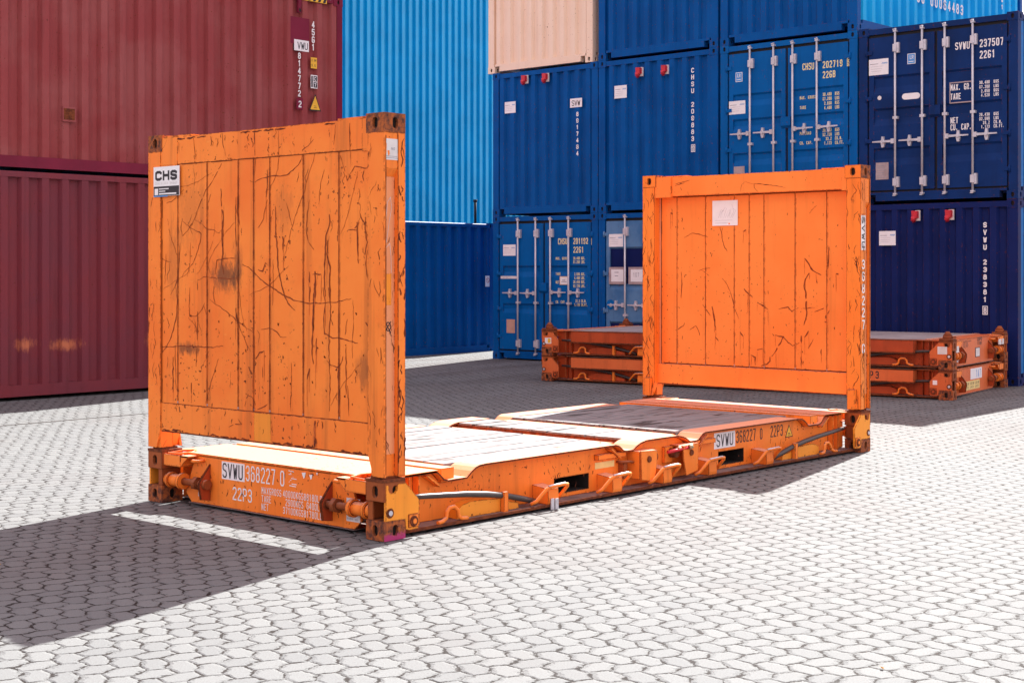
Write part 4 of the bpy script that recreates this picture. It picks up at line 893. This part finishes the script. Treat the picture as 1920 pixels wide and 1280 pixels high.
        for k, (xa, s) in enumerate(((2.665, 1), (L-2.665+.02, -1))):
            b = MB(); b.T = T
            q = [(xa, .300), (xa+s*.205, .288), (xa+s*.200, .19), (xa+s*.165, .060), (xa+s*.01, .085)]
            b.prism(q, 'y', .062, .072); b.prism([(.072,.292),(.188,.292),(.188,.282),(.072,.282)], 'x', min(xa, xa+s*.205), max(xa, xa+s*.205)); b.prism([(.072,.09),(.19,.09),(.19,.296),(.072,.296)], 'x', xa-.004, xa+.004)
            b.m = 1; b.cyl((xa+s*.10,.052,.232), (xa+s*.10,.066,.232), .022, 10); b.cyl((xa+s*.235,.10,.235), (xa+s*.235,.18,.235), .034, 12); b.m = 0
            b.box(min(xa+s*.206, xa+s*.31), max(xa+s*.206, xa+s*.31), .16, .189, .16, .285)
            b.build('hinge_housing', [M['orange'], M['rust']], t)
        b = MB(); b.T = T; b.tube([(3.055,.10,.255),(3.16,.085,.262),(3.285,.06,.276)], .0125, 10); b.m = 1; b.cyl((3.275,.058,.275), (3.305,.050,.283), .020, 10); b.cyl((3.17,.09,.268),(3.20,.085,.272), .018, 10); b.build('lever', [M['red'], M['brass']], t)
        b = MB(); b.T = T; b.tube([(2.53,.185,.225),(2.54,.15,.222),(2.60,.12,.224),(2.645,.12,.216)], .010, 8); b.box(2.555, 2.600, .14, .19, .10, .222); b.build('hook', [M['rust_orange']], t)

def end_wall(t, far_end):
    W = W_; L = L20
    E = (lambda x, y, z: (x, y, z)) if not far_end else (lambda x, y, z: (L - x, y, z))
    S = SEAM if not far_end else [2.095, 1.755, 1.42, 1.25, 1.085, .745, .41]
    pm = M['orange_panel'] if not far_end else M['orange_clean']
    b = MB(); b.T = E
    ys = [.146] + sorted(S) + [2.292]
    prof = [(.146,.012)]
    for y in sorted(S): prof += [(y-.010,.012),(y-.003,.017),(y+.003,.017),(y+.010,.012)]
    prof.append((2.292,.012))
    for (a, d0), (c, d1) in zip(prof, prof[1:]):
        b.poly([(d0,a,.705),(d1,c,.705),(d1,c,2.376),(d0,a,2.376)])
        b.poly([(d0+.045,a,.705),(d1+.045,c,.705),(d1+.045,c,2.376),(d0+.045,a,2.376)])
    w_ = None; wall = b
    b = MB(); b.T = E; top_b = b
    b.box(.006,.150,.146,2.292,2.3775,2.566); b.box(.004,.168,2.098,2.2915,2.365,2.569); b.box(.004,.168,.146,.200,2.365,2.569)
    for y0, y1 in ((.184,.43),(1.95,2.254)): b.box(.010,.12,y0,y1,2.5665,2.579)
    b = MB(); b.T = E; bot_b = b; b.prism([(.007,.512),(.030,.512),(.120,.600),(.120,.7035),(.007,.7035)] if not far_end else [(.007,.600),(.007,.7035),(.120,.7035),(.120,.512),(.095,.512)], 'y', .146, 2.292); b.m = 1; b.box(*((.008,.028) if not far_end else (.098,.1185)),.15,2.288,.502,.5115)
    # seams, weld lines and rusty gouges lying in the paint of this wall
    b = wall; b.m = 1
    def marks(d, sgn, seams_w):
        n = Vector((sgn if not far_end else -sgn, 0, 0))
        def rib(pts, wd): b.ribbon(pts, (sgn, 0, 0), wd)
        r = random.Random(5)
        sd_ = .0632 if sgn > 0 else d
        for y in S:
            z = .71
            while z < 2.36:
                z2 = min(2.37, z + r.uniform(.10, .42)); rib([(sd_, y + r.uniform(-.001,.001), z), (sd_, y, (z+z2)/2), (sd_, y, z2)], [seams_w*r.uniform(.45,1.1) for _ in range(3)]); z = z2
        for y in (.147, 2.290):
            z = .55
            while z < 2.55:
                z2 = min(2.55, z + r.uniform(.05, .22)); rib([(d-.0 if sgn<0 else d, y, z), (d, y, z2)], [seams_w*r.uniform(.6,2.3) for _ in range(2)]); z = z2
        for z in (2.3768, .7042):
            y = .15
            while y < 2.28:
                y2 = min(2.288, y + r.uniform(.05, .3)); rib([(d, y, z), (d, y2, z)], [seams_w*r.uniform(.5,1.4) for _ in range(2)]); y = y2
    o_ = .0045; i_ = .0585
    r = random.Random(77); LONG = []
    for _ in range(13):                                                        # long fine drag scratches of lashings and forklift tines
        y, z = r.uniform(.2, 2.2), r.uniform(.95, 2.3); a = r.choice((-1.45, -1.7, -1.57, -.6, -2.5, -.1)) + r.uniform(-.3, .3); p = [(y, z)]
        for i in range(r.randint(4, 9)): a += r.uniform(-.30, .30); y = min(2.27, max(.16, y + .055*math.cos(a))); z = min(2.36, max(.73, z + .06*math.sin(a))); p.append((y, z))
        LONG.append((r.choice((.0014, .0018, .0026)), p))
    for _ in range(15):                                                        # vertical streaks, thicker towards the side the forklift meets
        y = .16 + 2.1*r.random()**1.6; z = r.uniform(.95, 2.3); l = r.uniform(.08, .4); LONG.append((r.choice((.003, .0045, .007)), [(y, z), (y + r.uniform(-.01, .01), z - l*.5), (y + r.uniform(-.012, .012), max(.72, z - l))]))
    if not far_end:
        marks(o_+.006-.0012, -1, .0085)
        gouges(b, NEAR_SCR + NEAR_SCR2 + LONG, lambda y, z: (.0042 if (z > 2.3775 or z < .7035) else .0100, y, z), (-1,0,0), 3, 1.05, 1, 2)
        scratches(b, squiggles(.16, 2.28, .72, 2.36, 34, 21, .0034, .16), lambda y, z: (.0110, y, z), (-1,0,0), 4, skip=.2)
        scratches(b, squiggles(.16, 2.28, .80, 1.40, 70, 31, .0065, .014), lambda y, z: (.0111, y, z), (-1,0,0), 6, amp=.004)
        scratches(b, squiggles(.16, 2.28, 2.385, 2.56, 36, 22, .004, .08), lambda y, z: (.0045, y, z), (-1,0,0), 5, skip=.2)
        scratches(b, squiggles(.16, 2.28, .515, .70, 26, 23, .005, .05), lambda y, z: (.0055, y, z), (-1,0,0), 7)
        scratches(b, [(.012, [(y, .515+.006*math.sin(y*31)), (y+.09, .518)]) for y in [.2+.11*k for k in range(19)] if math.sin(y*9.7) > -.35], lambda y, z: (.0054, y, z), (-1,0,0), 8, amp=.006)
        scratches(b, [(.010, [(y, 2.552), (y+.10, 2.551)]) for y in [.45+.12*k for k in range(14)] if math.sin(y*7.3) > -.2], lambda y, z: (.0044, y, z), (-1,0,0), 9, amp=.004)
        marks(i_, 1, .006)
    else:
        marks(i_, 1, .0075); marks(o_+.006-.0012, -1, .006)
        gouges(b, FAR_SCR + FAR_SCR2, lambda y, z: (.0595, y, z), (1,0,0), 11, 1.15, 1, 2)
        scratches(b, FAR_HDR, lambda y, z: (.1515, y, z), (1,0,0), 12, amp=.003)
        scratches(b, squiggles(.2, 2.25, .75, 2.3, 34, 41, .0042, .04), lambda y, z: (.0590, y, z), (1,0,0), 13)
        b.box(.058,.0615,.20,2.26,2.366,2.3765); b.box(.058,.0615,.20,2.26,.7040,.714)
    w_ = wall.build('end_wall', [pm, M['scratch'], M['bleed']], t, recalc=False)
    top_b.build('top_beam', [pm], w_); bot_b.build('bottom_beam', [pm, M['rust']], w_)
    b = MB(); b.T = E
    for y in S:
        b.box(.0095 if not far_end else .0585, .0110 if not far_end else .0625, y-.005, y+.005, .712, .726)
    b.build('drain_hole_light', [M['offwhite']], w_)  # off-white squares stand in for daylight showing through the drain holes
    for far in (0, 1):
        T = (lambda x, y, z: E(x, y, z)) if not far else (lambda x, y, z: E(x, W - y, z))
        b = MB(); b.T = T
        b.box(0,.014,0,.1455,.520,2.4725); b.m = 2; b.box(.014,.115 if not far_end else .088,.032,.1455,.520,2.4725); b.m = 0; b.box(.115 if not far_end else .088,.176,0,.1455,.520,2.4725)
        b.box(.0142,.1148 if not far_end else .0878,.004,.0318,2.255,2.472); b.prism([(.004,2.2548),(.0318,2.2548),(.0318,2.205)], 'x', .0142, .1148 if not far_end else .0878)
        b.prism([(0,.5198),(.1455,.5198),(.098,.385),(0,.385)], 'x', 0, .014); b.box(.014,.115,.032,.130,.385,.5198); b.prism([(0,.5198),(.1455,.5198),(.105,.385),(0,.385)], 'x', .115,.176)
        b.prism([(.176,.5198),(.20,.385),(.176,.385)], 'y', .03, .125)
        if far_end: b.box(.176,.215,.045,.118,.385,.565)
        b.m = 1
        r = random.Random(50 + far + 2*far_end)
        outer = -.0012
        for x in (.0132, .1158):
            z = .40
            while z < 2.45:
                z2 = z + r.uniform(.06, .25); b.ribbon([(x, outer if x > .1 else outer, z), (x, outer, min(2.46, z2))], (0,-1,0), [r.uniform(.002,.009) for _ in range(2)]); z = z2
        scratches(b, squiggles(.118, .173, .42, 2.45, 34, 60+far, .007, .12), lambda x, z: (x, -.0012, z), (0,-1,0), 14+far)
        scratches(b, squiggles(.02, .11, .42, 2.18, 14, 70+far, .003, .10), lambda x, z: (x, .0308, z), (0,-1,0), 16+far)
        if not far_end: scratches(b, squiggles(.004, .142, .53, 2.45, 26, 80+far, .0035, .12), lambda y, z: (-.0012, y, z), (-1,0,0), 18+far)
        else: scratches(b, squiggles(.004, .142, .53, 2.45, 60 if far else 40, 90+far, .0042, .16), lambda y, z: (.1772, y, z), (1,0,0), 20+far)
        b.build('corner_post', [pm if not far_end else M['orange'], M['scratch'], M['orange_faded']], w_)
        px, py, pz = T(CD/2, CW/2, H_-CH/2)
        add_casting(w_, px, py, pz, M['cast'] if not far_end else (M['orange'] if True else M['cast']), None if not far_end else M['cast'])
        b = MB(); b.T = T; b.box(.02,.15,.03,.14,.370,.3855); b.build('pivot_block', [M['rust']], w_)
    return w_

rack = thing('flat_rack', 'open orange flat rack standing on the paving with both rusty end walls raised', 'flat rack', (0, 0, .004))
rack_base(rack)
near = end_wall(rack, False); far = end_wall(rack, True)
# signs and lettering
EXN = Vector((0,-1,0)); EZ = Vector((0,0,1))
b = MB(); slab(b, (-.0012, 2.366, 2.160), EXN, EZ, .304, .206, .004); b.m = 1; rect(b, (-.0056, 2.364, 2.162), EXN, EZ, .300, .066)
text(b, 'CHS', (-.0060, 2.345, 2.268), EXN, EZ, .070, .078, .019, .090)
b.m = 0; text(b, '', (0,0,0), EXN, EZ, 1, 1, 1); rect(b, (-.0062, 2.352, 2.168), EXN, EZ, .042, .045); rect(b, (-.0062, 2.30, 2.170), EXN, EZ, .205, .010); rect(b, (-.0062, 2.30, 2.206), EXN, EZ, .115, .007); rect(b, (-.0062, 2.30, 2.190), EXN, EZ, .075, .006)
b.m = 2; text(b, 'CONTAINER GROUP', (-.0060, 2.348, 2.240), EXN, EZ, .018, .012, .0022, .0178)
b.m = 3; rect(b, (-.0061, 2.366, 2.155), EXN, EZ, .17, .008)
b.build('owner_sign', [M['white'], M['letter_black'], M['offwhite'], M['bluesign']], near, recalc=False)
b = MB(); slab(b, (.008, .0036, 2.305), EXS, EZ, .150-.03, .128, .0015); b.m = 1; b.prism([(.028,2.36),(.045,2.362),(.047,2.34),(.036,2.325)], 'y', .0016, .0019); b.prism([(.010,2.335),(.020,2.34),(.022,2.40),(.012,2.425)], 'y', .0016, .0019)
b.m = 2; text(b, 'NO', (.060, .0016, 2.365), EXS, EZ, .016, .012, .0025); rect(b, (.02, .0016, 2.325), EXS, EZ, .09, .003); rect(b, (.02, .0016, 2.315), EXS, EZ, .10, .003)
b.build('torn_label', [M['offwhite'], M['orange'], M['grey_ink']], near)
# crossed circle and loop scrawls on the near post
b = MB(); b.ribbon([(.062+.020*math.cos(a), .0302, 1.295+.026*math.sin(a)) for a in [2*math.pi*k/14 for k in range(14)]], (0,-1,0), .006, closed=True); b.ribbon([(.036,.0300,1.330),(.060,.0300,1.29),(.085,.0300,1.255)], (0,-1,0), .006); b.ribbon([(.085,.0298,1.325),(.062,.0298,1.30),(.034,.0298,1.258)], (0,-1,0), .006); b.ribbon([(.070,.0300,1.27),(.088,.0300,1.235)], (0,-1,0), .004); b.build('scrawl', [M['letter_black']], near, recalc=False)
b = MB(); b.ribbon([(.03+.05*a, .0302, c) for a, c in ((.2,1.92),(.5,2.05),(1,2.08),(1.2,2.02),(.8,1.93),(.3,1.80),(.2,1.77),(.9,1.80),(1.1,1.72),(1.15,1.62))], (0,-1,0), .003); b.build('scrawl', [M['offwhite']], near, recalc=False)
b = MB(); slab(b, (.018, .0315, 1.425), EXS, EZ, .07, .19, .0006); b.build('touched_up_patch', [M['amber']], near, recalc=False)
b = MB(); slab(b, (.0065, 1.25, .515), EXN, EZ, .17, .185, .0006); b.build('touched_up_patch', [M['amber']], near, recalc=False)
# end beam lettering
xe = .0985
b = MB(); slab(b, (xe+.001, 1.718, .212), EXN, EZ, .248, .120, .0012); b.m = 1; text(b, 'SVWU', (xe-.0012, 1.708, .222), EXN, EZ, .100, .046, .010, .058); b.build('number_plate', [M['white'], M['letter_black']], rack, recalc=False)
def tE(b):
    text_(b, '368227', (xe, 1.455, .222), EXN, EZ, .104, .040, .0095, .0535); text_(b, '0', (xe, 1.096, .222), EXN, EZ, .102, .042, .0095)
    text_(b, '22P3', (xe, 1.598, .080), EXN, EZ, .088, .042, .0095, .055)
    for k, (s, q) in enumerate((('MAXGROSS','40000KGS88180LBS'),('TARE',' 2900KGS 6400LBS'),('NET','37100KGS81780LBS'))):
        text_(b, s, (xe, 1.288, .152-.054*k), EXN, EZ, .045, .019, .0045, .0263); text_(b, q, (xe, 1.288-.0263*8.4, .152-.054*k), EXN, EZ, .045, .019, .0045, .0263)
letter_part('lettering', M['letter_white'], rack, tE)
b = MB(); r = random.Random(3)
for k in range(9): b.ribbon([(xe, 1.03-r.uniform(0,.07), .33-.012*k), (xe, 1.02-r.uniform(.02,.10), .328-.012*k+r.uniform(-.004,.004))], (-1,0,0), r.uniform(.002,.006))
for yy, zz, s_ in ((.86,.315,.020),(.79,.310,.016),(.73,.335,.008)): b.poly([(xe, yy+s_, zz+s_*.7), (xe, yy-s_, zz+s_*.9), (xe, yy-s_*.6, zz-s_*.6), (xe, yy, zz-s_*1.2)])
b.build('flaked_paint', [M['letter_white']], rack, recalc=False)
b = MB(); slab(b, (xe+.001, .448, .066), EXN, EZ, .126, .146, .001); b.m = 1
b.ribbon([(xe-.001, .392+.042*math.cos(a), .150+.042*math.sin(a)) for a in [2*math.pi*k/20 for k in range(20)]], (-1,0,0), .007, closed=True); b.ribbon([(xe-.0014, .425, .175), (xe-.0014, .36, .125)], (-1,0,0), .007); b.m = 2
text(b, 'RUNNING', (xe-.001, .440, .076), EXN, EZ, .014, .009, .002, .0145); b.build('warning_sign', [M['offwhite'], M['dark_orange'], M['grey_ink']], rack, recalc=False)
b = MB(); slab(b, (xe+.001, 1.985, .066), EXN, EZ, .06, .12, .001); b.build('torn_label', [M['offwhite']], rack, recalc=False)
# long side lettering
ys_ = .1885
b = MB(); slab(b, (3.815, ys_+.001, .200), EXS, EZ, .305, .128, .0012); b.m = 1; text(b, 'SVWU', (3.848, ys_-.0012, .214), EXS, EZ, .100, .050, .0105, .064); b.build('number_plate', [M['white'], M['letter_black']], rack, recalc=False)
def tS(b):
    text_(b, '368227', (4.137, ys_, .222), EXS, EZ, .098, .038, .0095, .0515); text_(b, '0', (4.500, ys_, .222), EXS, EZ, .092, .036, .0095); text_(b, '22P3', (4.665, ys_, .225), EXS, EZ, .096, .038, .0095, .0525)
letter_part('lettering', M['letter_black'], rack, tS)
b = MB()
for m, s, yy in ((1, 1.0, ys_), (0, .80, ys_-.001)):
    b.m = m; b.poly([(4.962-.062*s, yy, .240-.036*s), (4.962+.062*s, yy, .240-.036*s), (4.962, yy, .240+.074*s)])
b.m = 1; rect(b, (4.945, ys_-.0016, .235), EXS, EZ, .034, .006); rect(b, (4.938, ys_-.0016, .222), EXS, EZ, .046, .006); b.build('warning_triangle', [M['yellow'], M['letter_black']], rack, recalc=False)
b = MB(); slab(b, (3.462, ys_+.001, .066), EXS, EZ, .128, .196, .002); b.m = 1
for k, s in enumerate(('LAST','8 8')): text(b, s, (3.485, ys_-.0015, .115-.035*k), EXS, EZ, .022, .014, .003, .022)
for k in range(3): rect(b, (3.475, ys_-.0015, .235-.022*k), EXS, EZ, .06, .005)
b.build('data_plate', [M['white'], M['grey_ink']], rack, recalc=False)
b = MB(); slab(b, (2.276, ys_+.001, .194), EXS, EZ, .228, .046, .002); b.build('blank_plate', [M['cream']], rack, recalc=False)
# far post lettering and far wall sheet
xf = L20 - .172
b = MB(); slab(b, (xf, .0002, 1.822), EXS, EZ, .078, .313, .001); b.m = 1
text(b, 'SVWU', (xf+.010, -.0016, 2.120), Vector((0,0,-1)), EXS, .058, .056, .011, .074); b.build('number_plate', [M['white'], M['letter_black']], far, recalc=False)
letter_part('lettering', M['letter_white'], far, lambda b: text_(b, '368227 0', (xf+.014, -.0014, 1.735), EXS, EZ, .085, .050, .013, vertical=True, vp=.1085))
b = MB(); slab(b, (L20-.0640, 1.672, 2.075), EXN, EZ, .292, .245, .001); b.m = 1
r = random.Random(8)
for k in range(9): b.ribbon([(L20-.0655, 1.60-.02*k, 2.15), (L20-.0655, 1.58-.02*k+r.uniform(-.02,.02), 2.20+r.uniform(0,.03)), (L20-.0655, 1.55-.015*k, 2.24+r.uniform(-.03,.04))], (-1,0,0), .0018)
rect(b, (L20-.0655, 1.64, 2.125), EXN, EZ, .2, .002); rect(b, (L20-.0655, 1.64, 2.10), EXN, EZ, .15, .002); b.m = 2; b.poly([(L20-.0657, 1.485, 2.085), (L20-.0657, 1.468, 2.085), (L20-.0657, 1.470, 2.10), (L20-.0657, 1.483, 2.102)])
b.build('notice', [M['white'], M['grey_ink'], M['orange']], far, recalc=False)

# ------------------------------------------------------------ two folded racks stacked in the shade
FRZ = math.atan2(-.99, .135)
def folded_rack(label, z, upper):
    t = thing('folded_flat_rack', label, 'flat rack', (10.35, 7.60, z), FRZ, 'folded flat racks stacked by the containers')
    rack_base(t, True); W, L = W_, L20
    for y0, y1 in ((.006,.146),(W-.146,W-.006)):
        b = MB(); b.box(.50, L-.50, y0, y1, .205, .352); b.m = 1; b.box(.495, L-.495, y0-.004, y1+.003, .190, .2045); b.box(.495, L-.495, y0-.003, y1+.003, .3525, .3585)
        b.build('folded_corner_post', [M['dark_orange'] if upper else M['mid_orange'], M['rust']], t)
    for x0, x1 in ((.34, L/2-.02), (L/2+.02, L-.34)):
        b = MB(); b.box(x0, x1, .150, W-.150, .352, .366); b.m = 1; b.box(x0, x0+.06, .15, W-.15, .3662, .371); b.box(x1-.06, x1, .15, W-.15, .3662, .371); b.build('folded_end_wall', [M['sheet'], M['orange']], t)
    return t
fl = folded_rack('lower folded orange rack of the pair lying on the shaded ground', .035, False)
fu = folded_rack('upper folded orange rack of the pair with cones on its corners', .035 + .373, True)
for x in (CD/2, L20 - CD/2):
    for y in (CW/2, W_ - CW/2):
        b = MB(); b.box(x-.085, x+.085, y-.075, y+.075, .3725, .392); b.cyl((x,y,.392), (x,y,.425), .062, 14, .058); b.cyl((x,y,.425), (x,y,.475), .058, 14, .022); b.m = 1; b.box(x-.02, x+.10, y-.02, y+.02, .40, .415)
        b.build('stacking_cone', [M['rust_orange'], M['rust']], fu)
# the end of the pair that shows: papers, plates, writing
EXE = Vector((0,1,0)); xo = L20 - .0985
b = MB(); slab(b, (xo-.001, .44, .07), EXE, EZ, .10, .275, .002); slab(b, (xo-.001, .30, .07), EXE, EZ, .138, .13, .002); slab(b, (xo-.001, .56, .085), EXE, EZ, .17, .125, .002); b.m = 1; text(b, 'X7', (xo+.002, .475, .12), EXE, EZ, .13, .03, .012); b.build('notice', [M['white'], M['letter_black']], fu, recalc=False)
def tF(b):
    for k in range(4): text_(b, ('MAXGROSS 4000KG','TARE 2700','NET 37300','LBS 82220')[k], (xo+.0015, .76, .315-.022*k), EXE, EZ, .016, .012, .004, .022)
    text_(b, '22P3', (xo+.0015, 1.36, .31), EXE, EZ, .045, .04, .009, .055); text_(b, '1181', (xo+.0015, 1.36, .255), EXE, EZ, .045, .04, .009, .055)
letter_part('lettering', M['letter_black'], fu, tF)
b = MB(); slab(b, (xo-.001, 1.27, .10), EXE, EZ, .20, .125, .002); b.m = 1; rect(b, (xo+.003, 1.285, .108), EXE, EZ, .17, .108); b.build('data_plate', [M['letter_black'], M['offwhite']], fu, recalc=False)
b = MB(); slab(b, (L20-.012, .175, .21), EXE, EZ, .10, .08, .004); b.build('notice', [M['offwhite']], fu, recalc=False)
for yy in (W_-.40, W_-.25):
    b = MB(); slab(b, (L20-.018+.0, yy, .235), EXE, EZ, .11, .075, .012); b.build('notice', [M['offwhite']], fu, recalc=False)
b = MB(); slab(b, (.06-.0, -.0028, .17), EXS, EZ, .11, .085, .002); b.m = 1; rect(b, (.11, -.0052, .18), EXS, EZ, .05, .065); b.build('notice', [M['white'], M['yellow']], fu, recalc=False)
b = MB(); slab(b, (L20-.19, -.0032, .195), EXS, EZ, .12, .095, .002); b.build('notice', [M['offwhite']], fu, recalc=False)
b = MB(); slab(b, (xo-.001, 1.06, .19), EXE, EZ, .50, .14, .002); b.m = 1; text(b, '1A7', (xo+.0015, 1.30, .21), EXE, EZ, .10, .04, .012, .08); b.build('notice', [M['white'], M['bluesign']], fl, recalc=False)
b = MB(); slab(b, (xo-.001, .80, .06), EXE, EZ, .66, .115, .002); b.m = 1
for k in range(3): text(b, 'L0.80', (xo+.0015, .83+.22*k, .125), EXE, EZ, .032, .022, .006, .034); text(b, 'L4 N', (xo+.0015, .83+.22*k, .080), EXE, EZ, .032, .022, .006, .034)
b.build('load_plate', [M['cream'], M['letter_black']], fl, recalc=False)
b = MB(); slab(b, (L20-.25, -.0032, .185), EXS, EZ, .055, .055, .002); b.build('notice', [M['white']], fl, recalc=False)
letter_part('lettering', M['letter_black'], fl, lambda b: text_(b, '22P3', (4.84, .0045, .232), EXS, EZ, .095, .045, .013, .075))
